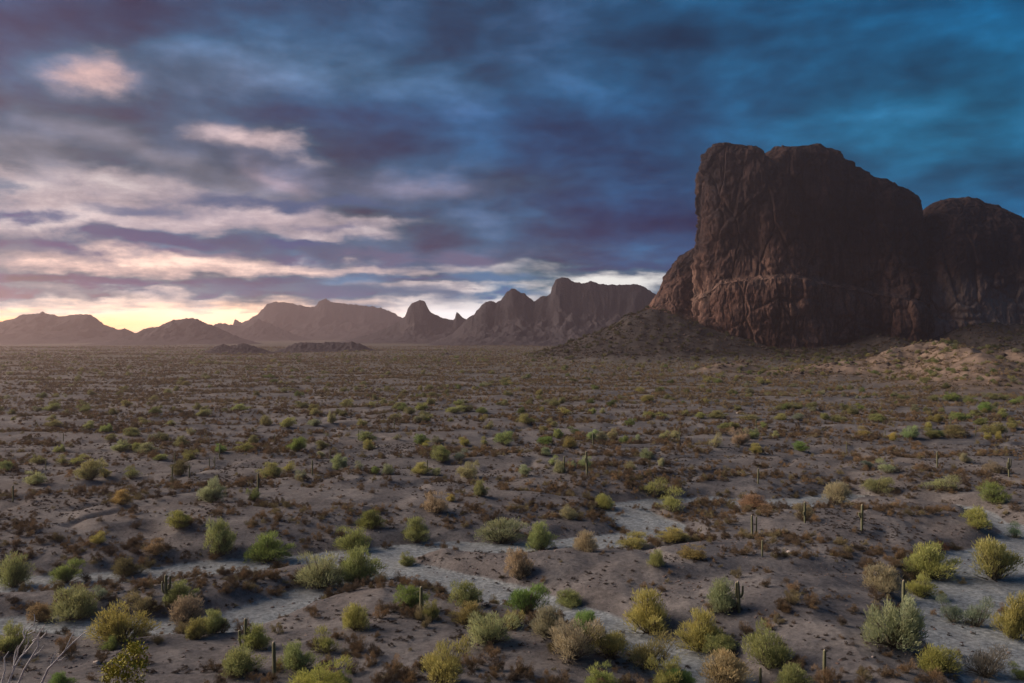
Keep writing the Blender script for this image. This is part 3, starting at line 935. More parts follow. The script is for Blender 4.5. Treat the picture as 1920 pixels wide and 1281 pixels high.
def crown_mesh(name, data, mat):
    V, Fq, leaf, gold = data
    me = mesh_from(name, V, Fq, mat, smooth=False)
    add_attr(me, 'leaf', leaf, 'FACE')
    add_attr(me, 'gold', gold, 'FACE')
    return me

GREEN = []      # (crown mesh, stem mesh)
for i, (lv, lb, op, fl) in enumerate([(7500, 80, 0.3, 1.0), (7500, 95, 0.3, 0.95), (6000, 60, 0.45, 1.05), (7000, 95, 0.25, 0.9), (4200, 44, 0.85, 1.1), (7000, 80, 0.35, 1.0), (6500, 66, 0.4, 1.0), (5500, 54, 0.5, 1.0)]):
    c, t = make_bush(200 + i, lv, lb, op, 0.0, fl)
    GREEN.append((crown_mesh('bush_crown', c, M_leaf), mesh_from('bush_stems', *t, M_bark)))
BROWN = []
for i, (lv, lb) in enumerate([(1300, 22), (1200, 28), (1400, 20), (1100, 24)]):
    c, t = make_bush(300 + i, lv, lb, 0.1, 0.0, 1.0, 0.16, 0.012)
    BROWN.append((crown_mesh('shrub_crown', c, M_dry), mesh_from('shrub_stems', *t, M_bark)))

def far_bush(seed, n):
    c, _ = make_bush(seed, n, 9, 0.05, 0.0, 0.95, 0.17, 0.05)
    return crown_mesh('bush_crown', c, M_leaf)

# ------------------------------------------------------------------ tints (leaf and twig colours)
TINT = {'y': (0.40, 0.40, 0.155), 'g': (0.235, 0.315, 0.115), 'p': (0.37, 0.41, 0.24), 't': (0.43, 0.375, 0.26),
        'o': (0.35, 0.27, 0.15), 'd': (0.15, 0.155, 0.085), 'b': (0.28, 0.325, 0.25), 'v': (0.315, 0.345, 0.155)}
WORD = {'y': 'yellow green', 'g': 'bright green', 'p': 'pale green', 't': 'pale tan', 'o': 'dry orange', 'd': 'dark olive', 'b': 'grey green', 'v': 'olive green'}

# every bush that can be picked out in the photograph: x, foot row, width, height (pixels), colour
BUSHES = [
 (228,948,30,26,'y'),(395,944,42,42,'p'),(475,941,23,22,'v'),(333,993,50,32,'y'),(412,1043,50,62,'v'),(503,1055,67,50,'g'),(183,1021,27,20,'y'),(290,1043,40,27,'o'),
 (240,1081,60,30,'d'),(22,1103,52,58,'v'),(122,1095,50,38,'g'),(597,1103,86,62,'p'),(132,1163,84,50,'v'),(185,1127,32,27,'b'),(262,1153,57,40,'v'),(337,1133,46,38,'v'),
 (347,1170,54,48,'t'),(226,1205,90,60,'y'),(203,1222,33,23,'g'),(397,1190,48,40,'v'),(365,1200,37,37,'y'),(15,1226,56,48,'v'),(478,1219,42,42,'y'),(448,1265,72,44,'v'),
 (560,1259,58,48,'v'),(610,1225,50,40,'y'),(600,1300,104,50,'y'),(115,1292,40,26,'g'),(76,1168,40,30,'o'),
 (900,932,28,27,'v'),(818,963,42,35,'t'),(845,942,17,14,'y'),(1226,932,54,33,'v'),(1135,957,37,27,'y'),(1262,960,52,38,'y'),(695,993,43,32,'g'),(780,1018,46,43,'v'),
 (660,1034,55,43,'v'),(940,1021,74,44,'p'),(1013,1033,50,48,'v'),(1067,976,30,24,'p'),(1098,1036,41,35,'p'),(1190,1030,60,24,'y'),(1262,1017,52,23,'y'),(672,1094,78,60,'v'),
 (973,1088,46,52,'t'),(763,1063,28,23,'v'),(1230,1064,32,27,'v'),(770,1144,54,40,'g'),(805,1166,30,36,'v'),(873,1141,58,45,'v'),(880,1171,52,36,'y'),(987,1153,64,52,'g'),
 (1068,1141,44,28,'v'),(1215,1188,78,74,'y'),(668,1183,51,46,'y'),(920,1208,82,55,'p'),(963,1181,34,33,'y'),(1028,1198,58,54,'t'),(1097,1189,47,43,'g'),(1075,1236,92,70,'t'),
 (1143,1235,66,52,'y'),(1220,1258,90,62,'v'),(1250,1296,66,54,'y'),(833,1284,80,76,'y'),(1130,1296,52,42,'y'),(645,1296,30,32,'g'),
 (1570,948,62,42,'t'),(1413,955,50,24,'o'),(1647,927,50,30,'v'),(1768,922,62,28,'p'),(1865,947,47,37,'g'),(1510,978,33,30,'t'),(1835,993,46,36,'y'),(1745,1086,82,60,'y'),
 (1865,1088,96,74,'y'),(1658,1113,60,45,'t'),(1727,1121,44,39,'y'),(1300,1049,46,21,'y'),(1355,1148,62,55,'p'),(1678,1214,112,82,'p'),(1785,1168,48,44,'b'),(1835,1178,56,52,'b'),
 (1902,1198,66,78,'y'),(1315,1222,75,69,'y'),(1443,1255,74,72,'v'),(1355,1232,66,36,'v'),(1360,1292,104,64,'t'),(1488,1292,60,40,'v'),(1760,1264,66,49,'y'),(1852,1273,78,60,'b'),
 (1914,1276,34,26,'y'),(1280,1298,44,40,'g'),(1768,1128,17,18,'y'),(1905,1010,30,26,'b'),
 (12,885,22,17,'v'),(65,910,40,24,'p'),(170,902,48,36,'v'),(196,898,22,18,'v'),(245,900,33,24,'v'),(72,872,22,16,'v'),(117,873,25,17,'v'),(145,873,30,17,'y'),(337,892,40,25,'d'),(355,865,27,19,'v'),
 (225,848,30,19,'p'),(258,847,18,14,'y'),(274,853,30,20,'p'),(300,865,20,11,'v'),(110,850,22,13,'v'),(248,820,26,15,'v'),(358,817,17,12,'p'),(413,850,20,15,'g'),(458,848,30,17,'y'),(555,847,32,23,'g'),
 (507,898,43,27,'v'),(541,888,26,20,'y'),(562,902,20,18,'p'),(632,883,26,27,'p'),(602,862,16,14,'p'),(167,807,20,15,'v'),(198,812,20,14,'v'),(500,800,24,18,'v'),(540,803,30,17,'v'),(588,800,20,12,'p'),
 (622,795,18,20,'p'),(590,780,20,12,'v'),(270,797,22,12,'v'),(318,800,20,10,'v'),(380,782,26,12,'v'),(450,772,28,12,'v'),(157,775,24,13,'v'),(95,772,30,13,'v'),(100,802,26,14,'v'),
 (827,868,41,29,'v'),(863,866,25,21,'b'),(877,898,39,29,'p'),(790,891,31,21,'y'),(818,894,20,15,'p'),(727,891,22,18,'p'),(702,891,17,14,'g'),(672,884,22,18,'b'),(645,881,15,20,'p'),(983,894,25,20,'p'),
 (1050,889,24,23,'p'),(1098,878,25,19,'p'),(1073,879,14,12,'p'),(1037,874,16,17,'p'),(1025,856,17,14,'p'),(1182,883,20,14,'p'),(1213,863,19,18,'p'),(1240,876,15,14,'t'),(1068,841,26,19,'y'),(1022,836,33,16,'g'),
 (1047,824,18,17,'y'),(945,836,38,25,'v'),(908,836,15,14,'v'),(870,838,22,15,'y'),(790,836,24,19,'g'),(799,839,20,10,'y'),(820,834,17,14,'b'),(687,831,30,19,'v'),(693,846,22,18,'y'),(1110,829,20,20,'p'),
 (1128,829,22,17,'p'),(1148,826,18,20,'p'),(1170,833,15,13,'v'),(1193,834,17,16,'p'),(1245,826,20,16,'p'),(1265,824,17,14,'p'),(905,793,18,14,'v'),(988,796,34,17,'v'),(1037,803,20,16,'v'),(800,793,20,14,'v'),
 (740,791,22,13,'v'),(1058,779,28,13,'y'),(1218,786,24,12,'y'),(1242,786,25,11,'y'),(852,776,33,13,'v'),(903,776,24,10,'g'),(790,771,22,14,'v'),(747,768,20,10,'v'),(860,762,20,11,'v'),(678,800,20,12,'v'),(695,765,20,10,'v'),
 (650,765,22,14,'v'),(1213,755,22,12,'v'),(1110,778,14,10,'v'),(1130,777,12,10,'p'),
 (1387,836,37,29,'t'),(1407,824,28,17,'v'),(1343,841,25,26,'p'),(1418,853,28,18,'y'),(1502,848,28,17,'g'),(1622,821,28,18,'y'),(1707,824,28,23,'p'),(1675,828,20,14,'y'),(1747,823,28,17,'v'),(1790,819,40,19,'v'),
 (1863,816,37,20,'v'),(1852,826,12,13,'y'),(1873,826,12,14,'y'),(1662,888,31,23,'p'),(1812,869,22,16,'p'),(1867,888,31,20,'t'),(1433,806,15,12,'v'),(1360,807,25,12,'v'),(1645,793,27,14,'v'),(1755,793,26,14,'y'),
 (1798,791,29,15,'v'),(1818,791,17,18,'v'),(1840,799,22,13,'v'),(1880,786,20,17,'v'),(1848,773,30,16,'g'),(1785,754,25,16,'g'),(1613,771,22,12,'g'),(1573,793,25,12,'v'),(1547,789,15,12,'v'),(1497,789,20,12,'b'),
 (1462,789,27,11,'v'),(1405,789,38,11,'v'),(1345,786,30,14,'v'),(1313,786,22,11,'v'),(1285,782,14,11,'v'),(1900,805,22,14,'v'),(1905,760,22,14,'g'),(1820,758,22,13,'g'),(1628,880,18,14,'b'),(1740,806,14,12,'y'),(1455,822,14,12,'p'),
]

class Namer:
    """Ordinal words within a row of look-alikes."""
    W = ['first', 'second', 'third', 'fourth', 'fifth', 'sixth', 'seventh', 'eighth', 'ninth', 'tenth', 'eleventh', 'twelfth']
    @classmethod
    def word(cls, i):
        return cls.W[i] if i < 12 else '%dth' % (i + 1) if (i + 1) % 10 not in (1, 2, 3) or (i + 1) in (11, 12, 13) else '%d%s' % (i + 1, {1: 'st', 2: 'nd', 3: 'rd'}[(i + 1) % 10])

BANDS = [(1250, 'along the bottom edge'), (1196, 'just above the bottom edge'), (1124, 'on the near flats'), (1060, 'beside the long pale wash'), (1000, 'on banks behind the wash'),
         (918, 'on the terrace past banks'), (860, 'on mid plain, front row'), (814, 'on mid plain, second row'), (784, 'on mid plain, third row'), (0, 'on mid plain, farthest row')]
def band_of(py):
    for i, (lim, _) in enumerate(BANDS):
        if py >= lim:
            return i
rows = {}
for k, (px, py, w, h, c) in enumerate(BUSHES):
    rows.setdefault((band_of(py), c), []).append((px, k))
LABEL = {}
for (b, c), mem in rows.items():
    mem.sort()
    for i, (px, k) in enumerate(mem):
        _, py, w, h, _ = BUSHES[k]
        size = 'tall' if h > 1.05 * w else 'low wide' if w > 1.6 * h else 'big' if w > 60 else 'round'
        if len(mem) == 1:
            LABEL[k] = '%s %s bush, the only one of its colour %s' % (size, WORD[c], BANDS[b][1])
        elif i == len(mem) - 1:
            LABEL[k] = '%s %s bush, rightmost of its colour %s' % (size, WORD[c], BANDS[b][1])
        else:
            LABEL[k] = '%s %s bush, %s of its colour from left %s' % (size, WORD[c], Namer.word(i), BANDS[b][1])

rngv = np.random.default_rng(77)
def jitter_tint(c, a=0.12):
    f = 1 + rngv.normal() * a
    return tuple(float(max(0.01, v * f * (1 + rngv.normal() * 0.06))) for v in c)

def place_bush(name, label, category, group, meshes, loc, w, h, tint, parts=('crown', 'stems')):
    root = bpy.data.objects.new(name, None)
    root.empty_display_size = 0.2
    scene.collection.objects.link(root)
    root.location = loc
    root.rotation_euler = (0, 0, rngv.uniform(0, 6.283))
    root.scale = (w, w * rngv.uniform(0.85, 1.1), h)
    tag(root, label, category, group)
    for me, pn in zip(meshes, parts):
        o = bpy.data.objects.new(pn, me)
        scene.collection.objects.link(o)
        o.parent = root
        o['tint'] = tint
    return root

pos = pick([b[0] for b in BUSHES], [b[1] - 1.5 for b in BUSHES])
green_xy = []
first_green = {}
for k, (px, py, w, h, c) in enumerate(BUSHES):
    x, y, z = pos[k]
    mpp = y / F
    v = int(rngv.integers(0, len(GREEN)))
    if c in 'b' and w > 30:
        v = 4
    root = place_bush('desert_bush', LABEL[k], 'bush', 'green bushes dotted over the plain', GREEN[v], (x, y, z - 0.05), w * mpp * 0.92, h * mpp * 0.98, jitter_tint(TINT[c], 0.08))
    green_xy.append((x, y))
    first_green.setdefault(v, root.children[0])

# ------------------------------------------------------------------ bushes and scrub scattered by the ground itself
def scatter(rng, y0, y1, per_area, tan_w=0.66):
    """Random points over the visible wedge of plain."""
    area = tan_w * (y1 * y1 - y0 * y0)
    n = int(area * per_area)
    y = np.sqrt(rng.uniform(y0 * y0, y1 * y1, n))
    x = rng.uniform(-tan_w, tan_w, n) * y
    return x, y

rng = np.random.default_rng(5)
def in_butte(x, y):
    return (x > 318) & (y > 1498) & (x < 1200) | (x > 225) & (y > 1630)

def clear_of(x, y, pts, rad):
    ok = np.ones(len(x), bool)
    for (a, b) in pts:
        ok &= (x - a) ** 2 + (y - b) ** 2 > rad * rad
    return ok

# far green bushes
gx, gy = [], []
for y0, y1, dens in ((300, 430, 1 / 1400), (430, 700, 1 / 480), (700, 1100, 1 / 750), (1100, 1700, 1 / 800), (1700, 2600, 1 / 1800)):
    a, b = scatter(rng, y0, y1, dens * 1.6)
    p = 0.10 + 1.2 * sstep(-0.05, 0.5, fbm2(a / 130, b / 50, 3, 91)) * (0.6 + 0.4 * sstep(-300, 400, a))
    k = rng.uniform(0, 1.2, len(a)) < p
    gx.append(a[k]); gy.append(b[k])
a, b = scatter(rng, 1000, 1620, 1 / 520)
k = (a > 20) & ~in_butte(a, b) & (height(a, b)[3] > 0.25)
gx.append(a[k]); gy.append(b[k])
a, b = scatter(rng, 600, 1000, 1 / 160)
k = (a > 180) & (height(a, b)[3] > 0.3) & (rng.uniform(0, 1, len(a)) < 0.6)
gx.append(a[k]); gy.append(b[k])
gx, gy = np.concatenate(gx), np.concatenate(gy)
k = ~in_butte(gx, gy)
gx, gy = gx[k], gy[k]
gh = rng.uniform(1.4, 3.9, len(gx)) * (1 + 0.25 * (gy > 1000))
gw = gh * rng.uniform(1.0, 1.8, len(gx))
gz, _, _, g_t, g_r = height(gx, gy)
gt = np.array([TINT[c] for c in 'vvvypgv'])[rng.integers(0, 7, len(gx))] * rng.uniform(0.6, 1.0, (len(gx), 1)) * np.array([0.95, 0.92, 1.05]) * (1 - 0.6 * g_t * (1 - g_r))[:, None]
# the largest of these are bushes of their own, the rest a mass
inview = np.abs(gx / gy) < 0.56
show = gh / gy * inview
NG = max(0, 300 - len(BUSHES))
big = set(np.argsort(-show)[:NG].tolist())
for i in sorted(big):
    side = 'left half' if gx[i] < 0 else 'right half'
    v = int(rng.integers(0, len(GREEN)))
    place_bush('desert_bush', 'small olive green bush, one of many specks on the far plain, %s' % side, 'bush', 'small bushes far out on the plain, ' + side, GREEN[v],
               (gx[i], gy[i], gz[i] - 0.05), gw[i], gh[i], tuple(float(q) for q in gt[i]))
rest_g = np.array([i for i in range(len(gx)) if i not in big])

# brown scrub
bx, by, bw, bh, bt = [], [], [], [], []
BT = np.array([(0.225, 0.168, 0.110), (0.195, 0.150, 0.102), (0.155, 0.122, 0.088), (0.265, 0.195, 0.120), (0.120, 0.098, 0.080), (0.235, 0.210, 0.125)])
def add_scrub(x, y, w, hfac, tints):
    n = len(x)
    w = w * 0.82
    bx.append(x); by.append(y); bw.append(w)
    bh.append(w * rng.uniform(*hfac, n))
    bt.append(tints[rng.integers(0, len(tints), n)] * rng.uniform(0.7, 1.25, (n, 1)))
for y0, y1, dens, wmin, wmax in ((100, 260, 1 / 3.4, 0.7, 2.5), (260, 480, 1 / 5.5, 0.9, 2.8), (480, 900, 1 / 8, 1.1, 3.0), (900, 1600, 1 / 20, 1.5, 3.6), (1600, 3200, 1 / 80, 2.0, 4.5)):
    a, b = scatter(rng, y0, y1, dens)
    _, sd, hl, tl, _ = height(a, b, False)
    flat = fbm2(a / 70, b / 22, 3, 95)
    flat = flat + 0.5 * fbm2(a / 16, b / 9, 2, 96)
    p = (0.07 + 0.93 * sstep(-0.12, 0.42, flat)) * (1 - 0.93 * sstep(0.25, 0.7, sd)) * (1 - 0.45 * hl)
    k = (rng.uniform(0, 1, len(a)) < p) & ~in_butte(a, b)
    a, b = a[k], b[k]
    pal = BT if y0 < 400 else np.concatenate([BT * 1.15, [(0.245, 0.205, 0.135), (0.21, 0.17, 0.12), (0.26, 0.225, 0.145)] * 2])
    add_scrub(a, b, wmin + (wmax - wmin) * rng.uniform(0, 1, len(a)) ** 1.7, (0.62, 1.0), pal)
# darker, taller thickets along the wash banks
a, b = scatter(rng, 110, 420, 1 / 7)
_, sd, hl, _, _ = height(a, b, False)
k = (sd > 0.04) & (sd < 0.75) & (fbm2(a / 22, b / 22, 2, 97) > 0.0) & (hl < 0.5) & (rng.uniform(0, 1, len(a)) < 0.5)
add_scrub(a[k], b[k], rng.uniform(1.3, 3.4, k.sum()), (0.5, 0.8), np.array([(0.085, 0.062, 0.052), (0.110, 0.070, 0.050), (0.075, 0.062, 0.045), (0.10, 0.085, 0.05)]))
bx, by, bw, bh, bt = (np.concatenate(q) for q in (bx, by, bw, bh, bt))
bz, _, _, b_t, b_r = height(bx, by)
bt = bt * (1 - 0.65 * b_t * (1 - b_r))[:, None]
inview = (np.abs(bx / by) < 0.575) & (HY + (EYE - bz) / by * F < 1278)
show = bw / by * inview * (by > 100)
big = np.argsort(-show)[:300]
ZONE = [(128, 'on the bottom gravel slope'), (165, 'on the near flats'), (215, 'on the banks of the washes'), (1e9, 'on the terrace behind the washes')]
first_brown = {}
for i in big:
    zn = next(t for lim, t in ZONE if by[i] < lim)
    half = ['leftmost', 'second', 'third', 'fourth', 'fifth', 'rightmost'][int(np.clip((bx[i] / by[i] / 0.577 + 1) * 3, 0, 5))]
    dark = bt[i][0] < 0.135
    v = int(rng.integers(0, len(BROWN)))
    lab = '%s %s dry shrub %s, %s sixth across' % ('wide' if bw[i] > 2.0 else 'small', 'dark brown' if dark else 'rust brown', zn, half)
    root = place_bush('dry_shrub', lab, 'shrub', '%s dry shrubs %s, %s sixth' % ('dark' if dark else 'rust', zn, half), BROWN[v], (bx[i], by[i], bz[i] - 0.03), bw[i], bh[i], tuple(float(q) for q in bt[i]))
    first_brown.setdefault(v, root.children[0])
bigs = set(big.tolist())
rest_b = np.array([i for i in range(len(bx)) if i not in bigs])

# small dark tufts on bare slopes
tx, ty = scatter(rng, 104, 330, 1 / 2.6)
_, sd, hl, _, _ = height(tx, ty, False)
k = (rng.uniform(0, 1, len(tx)) < (0.10 + 0.8 * sstep(0.0, 0.5, fbm2(tx / 30, ty / 18, 3, 99))) * (1 - 0.9 * sstep(0.2, 0.6, sd)) * (1 - 0.5 * hl))
tx, ty = tx[k], ty[k]
tz = height(tx, ty)[0]

# ------------------------------------------------------------------ masses made of instances of plants standing in the scene
def scatter_object(name, label, X, Y, Z, W, Hh, tint, kinds, sources, mat=None):
    n = len(X)
    me = bpy.data.meshes.new(name)
    me.vertices.add(n)
    me.vertices.foreach_set('co', np.stack([X, Y, Z], -1).astype(np.float32).ravel())
    def put(nm, typ, arr, key):
        a = me.attributes.new(nm, typ, 'POINT')
        a.data.foreach_set(key, np.ascontiguousarray(arr).ravel())
    put('spin', 'FLOAT_VECTOR', np.stack([np.zeros(n), np.zeros(n), rng.uniform(0, 6.283, n)], -1).astype(np.float32), 'vector')
    put('size', 'FLOAT_VECTOR', np.stack([W, W * rng.uniform(0.8, 1.2, n), Hh], -1).astype(np.float32), 'vector')
    put('tint', 'FLOAT_COLOR', np.concatenate([tint, np.ones((n, 1))], 1).astype(np.float32), 'color')
    put('sort', 'INT', kinds.astype(np.int32), 'value')
    me.update()
    o = link(bpy.data.objects.new(name, me))
    tag(o, label, kind='stuff')
    ng = bpy.data.node_groups.new(name + '_nodes', 'GeometryNodeTree')
    ng.interface.new_socket('Geometry', in_out='INPUT', socket_type='NodeSocketGeometry')
    ng.interface.new_socket('Geometry', in_out='OUTPUT', socket_type='NodeSocketGeometry')
    gi, go = ng.nodes.new('NodeGroupInput'), ng.nodes.new('NodeGroupOutput')
    join = ng.nodes.new('GeometryNodeJoinGeometry')
    def named(nm, typ):
        nd = ng.nodes.new('GeometryNodeInputNamedAttribute')
        nd.data_type = typ
        nd.inputs['Name'].default_value = nm
        return nd.outputs[0]
    spin, size, sort = named('spin', 'FLOAT_VECTOR'), named('size', 'FLOAT_VECTOR'), named('sort', 'INT')
    for i, src in enumerate(sources):
        cmp_ = ng.nodes.new('FunctionNodeCompare')
        cmp_.data_type = 'INT'
        cmp_.operation = 'EQUAL'
        ins = [s for s in cmp_.inputs if s.type == 'INT']
        ng.links.new(sort, ins[0])
        ins[1].default_value = i
        oi = ng.nodes.new('GeometryNodeObjectInfo')
        oi.inputs['Object'].default_value = src
        oi.transform_space = 'ORIGINAL'
        iop = ng.nodes.new('GeometryNodeInstanceOnPoints')
        ng.links.new(gi.outputs[0], iop.inputs['Points'])
        ng.links.new(cmp_.outputs[0], iop.inputs['Selection'])
        ng.links.new(oi.outputs['Geometry'], iop.inputs['Instance'])
        e2r = ng.nodes.new('FunctionNodeEulerToRotation')
        ng.links.new(spin, e2r.inputs[0])
        ng.links.new(e2r.outputs[0], iop.inputs['Rotation'])
        ng.links.new(size, iop.inputs['Scale'])
        ng.links.new(iop.outputs[0], join.inputs[0])
    ng.links.new(join.outputs[0], go.inputs[0])
    md = o.modifiers.new('scatter', 'NODES')
    md.node_group = ng
    return o

srcG = [first_green[k] for k in sorted(first_green)]
srcB = [first_brown[k] for k in sorted(first_brown)]
scatter_object('bushes', 'countless small olive bushes speckling the far plain and rubble slopes', gx[rest_g], gy[rest_g], gz[rest_g] - 0.05, gw[rest_g], gh[rest_g], gt[rest_g], rng.integers(0, len(srcG), len(rest_g)), srcG)
scatter_object('scrub', 'low brown scrub covering the desert floor', bx[rest_b], by[rest_b], bz[rest_b] - 0.03, bw[rest_b], bh[rest_b], bt[rest_b], rng.integers(0, len(srcB), len(rest_b)), srcB)
tw = rng.uniform(0.35, 0.8, len(tx))
tt_ = np.tile(np.array([(0.060, 0.050, 0.046)]), (len(tx), 1)) * rng.uniform(0.7, 1.5, (len(tx), 1))
scatter_object('tufts', 'small dark tufts dotting the bare slopes', tx, ty, tz - 0.02, tw, tw * rng.uniform(0.35, 0.6, len(tx)), tt_, rng.integers(0, len(srcB), len(tx)), srcB)

# ================================================================== saguaros
def mat_cactus():
    m, n, out = new_mat('saguaro_skin')
    g = n.new('ShaderNodeNewGeometry').outputs['Position']
    tip = attr(n, 'tip').outputs['Fac']
    rib = attr(n, 'rib').outputs['Fac']
    f = n.noise(g, 3.0, 4, 0.6)
    c = n.mix(n.ramp(f, 0.35, 0.65), (0.095, 0.120, 0.060, 1), (0.150, 0.160, 0.085, 1))
    c = n.mix(n.m('MULTIPLY', rib, 0.45), c, (0.22, 0.19, 0.13, 1))
    c = n.mix(tip, c, (0.42, 0.36, 0.26, 1))
    bsdf(n, out, c, 0.7, None, 0.25)
    return m
M_cactus = mat_cactus()

def rib_tube(path, radii, ribs=11):
    """Fluted column along a path with a domed end."""
    P = np.asarray(path, float)
    seg = np.concatenate([[0], np.cumsum(np.linalg.norm(np.diff(P, axis=0), axis=1))])
    m = 16
    s = np.concatenate([np.linspace(0, seg[-1] * 0.93, m), seg[-1] * np.array([0.955, 0.975, 0.99, 1.0])])
    Q = np.stack([np.interp(s, seg, P[:, k]) for k in range(3)], -1)
    for _ in range(2):
        Q[1:-1] = (Q[:-2] + 2 * Q[1:-1] + Q[2:]) / 4
    rd = np.interp(s, seg, radii)
    rd[m:] = rd[m - 1] * np.array([0.90, 0.72, 0.45, 0.06])
    t = np.gradient(Q, axis=0)
    t /= np.linalg.norm(t, axis=1, keepdims=True)
    a = np.cross(t, np.array([0.0, 1.0, 0.05]))
    a /= np.linalg.norm(a, axis=1, keepdims=True)
    b = np.cross(t, a)
    nph = ribs * 2
    ph = np.linspace(0, 2 * np.pi, nph, endpoint=False)
    flute = np.where(np.arange(nph) % 2 == 0, 1.0, 0.80)
    ring = Q[None] + (np.cos(ph)[:, None, None] * a[None] + np.sin(ph)[:, None, None] * b[None]) * (rd[None] * flute[:, None])[..., None]
    V = ring.reshape(-1, 3)
    tip = np.tile(np.clip((s / seg[-1] - 0.955) / 0.03, 0, 1), nph)
    rb = np.repeat((np.arange(nph) % 2 == 0).astype(float), len(s))
    return V, grid_faces(nph, len(s), True), tip, rb

def cactus_part(name, path, radii, parent):
    V, Fq, tip, rb = rib_tube(path, radii)
    me = mesh_from(name, V, Fq, M_cactus)
    add_attr(me, 'tip', tip)
    add_attr(me, 'rib', rb)
    return link(bpy.data.objects.new(name, me), parent)

def saguaro(px, py, hpx, arms, label, extra=(), fat=1.0):
    """arms: (height fraction where it leaves, bearing in degrees, reach in m, top as a fraction of height)."""
    p = pick([px], [py])[0]
    h = hpx * p[1] / F
    r = 0.040 * h * fat + 0.05
    root = bpy.data.objects.new('saguaro', None)
    root.empty_display_size = 0.3
    scene.collection.objects.link(root)
    root.location = (p[0], p[1], p[2] - 0.1)
    tag(root, label, 'cactus', 'saguaros on the desert floor')
    lean = rngv.normal() * 0.02 * h
    cactus_part('trunk', [(0, 0, 0), (lean * 0.2, 0, h * 0.3), (lean * 0.6, 0, h * 0.7), (lean, 0, h + 0.1)], [r * 0.82, r, r * 1.02, r * 0.9], root)
    for (hf, bear, reach, topf) in arms:
        dx_, dy_ = math.cos(R(bear)), math.sin(R(bear))
        z0, z1 = hf * h, topf * h
        ra = r * 0.66
        cactus_part('arm', [(0, 0, z0), (dx_ * reach * 0.55, dy_ * reach * 0.55, z0 + 0.02 * h), (dx_ * reach * 0.95, dy_ * reach * 0.95, z0 + 0.10 * h), (dx_ * reach, dy_ * reach, z0 + 0.2 * h), (dx_ * reach * 1.02, dy_ * reach, z1)],
                    [ra * 0.8, ra, ra, ra, ra * 0.9], root)
    for (ox, hf) in extra:           # further stems from the same foot
        cactus_part('stem', [(ox * 0.6, 0.15, 0), (ox, 0.2, hf * h * 0.5), (ox, 0.2, hf * h)], [r * 0.75, r * 0.85, r * 0.8], root)
    return root

A3 = [(0.42, 190, 0.55, 0.82), (0.5, 10, 0.6, 0.98), (0.36, 60, 0.5, 0.7)]
saguaro(310, 1138, 60, A3, 'saguaro with three upright arms in front of a round olive bush by the wash')
saguaro(459, 1218, 58, [], 'cluster of saguaro stems of unequal height among bushes near the bottom edge', extra=[(-0.85, 0.62), (0.75, 0.58), (0.3, 0.72)])
saguaro(513, 1272, 68, [], 'single bare saguaro column close to the bottom edge, nearest of the armless ones')
saguaro(789, 1160, 60, [], 'single pale saguaro column standing against a bright green bush')
saguaro(1411, 1010, 44, [(0.1, 0, 0.85, 0.98)], 'twin stemmed saguaro on the dark mound by the upper wash')
saguaro(1430, 1044, 31, [], 'short armless saguaro on the lip of a bank below the twin stemmed one')
saguaro(1510, 981, 40, [(0.35, 200, 0.35, 0.55)], 'thin saguaro rising out of a pale tan bush')
saguaro(1617, 996, 50, [(0.5, 180, 0.55, 0.72)], 'saguaro with one short arm on the bare dark mound')
saguaro(1387, 1150, 60, [(0.45, 180, 0.45, 0.98), (0.5, 0, 0.5, 0.88)], 'two armed saguaro beside a pale green bush on the mound')
saguaro(1695, 1150, 62, [(0.25, 20, 0.3, 0.62)], 'sunlit tan saguaro standing behind the largest pale bush')
saguaro(1547, 1279, 60, [], 'green armless saguaro alone on the slope near the bottom edge')
saguaro(1427, 1296, 44, [], 'pale saguaro top showing between bushes at the bottom edge')
SMALL = [(483, 925, 38, [(0.5, 0, 0.5, 0.8)]), (322, 900, 26, []), (354, 896, 24, []), (392, 875, 17, []), (402, 876, 20, [(0.4, 180, 0.5, 0.8)]), (411, 860, 28, []), (327, 868, 20, []), (552, 847, 14, []),
         (585, 892, 30, []), (619, 862, 20, []), (85, 882, 22, []), (23, 942, 32, []), (1101, 892, 46, [(0.5, 180, 0.5, 0.75)]), (1058, 887, 32, []), (1112, 838, 26, []), (739, 804, 18, []), (1275, 828, 26, []),
         (801, 882, 20, []), (1588, 850, 22, []), (1422, 908, 30, []), (1758, 877, 30, [(0.55, 0, 0.5, 0.8)]), (1893, 895, 36, A3[:2]), (1418, 806, 20, []), (1783, 802, 20, []), (1660, 820, 14, []), (1830, 818, 18, []),
         (118, 828, 16, []), (63, 868, 18, []), (515, 830, 16, []), (672, 826, 20, [])]
SMALL.sort()
SB = [(900, 'on the terrace behind the banks'), (860, 'in the front row of the mid plain'), (0, 'far out on the mid plain')]
srow = {}
for q in SMALL:
    srow.setdefault(next(i for i, (l, _) in enumerate(SB) if q[1] >= l), []).append(q)
for b, mem in srow.items():
    for i, (px, py, h, arms) in enumerate(mem):
        kind = 'small saguaro with an arm' if arms else 'small armless saguaro'
        saguaro(px, py, h, arms, '%s, %s cactus from left %s' % (kind, Namer.word(i), SB[b][1].replace('in the front row of the mid plain', 'at the front of the mid plain')), fat=0.9)

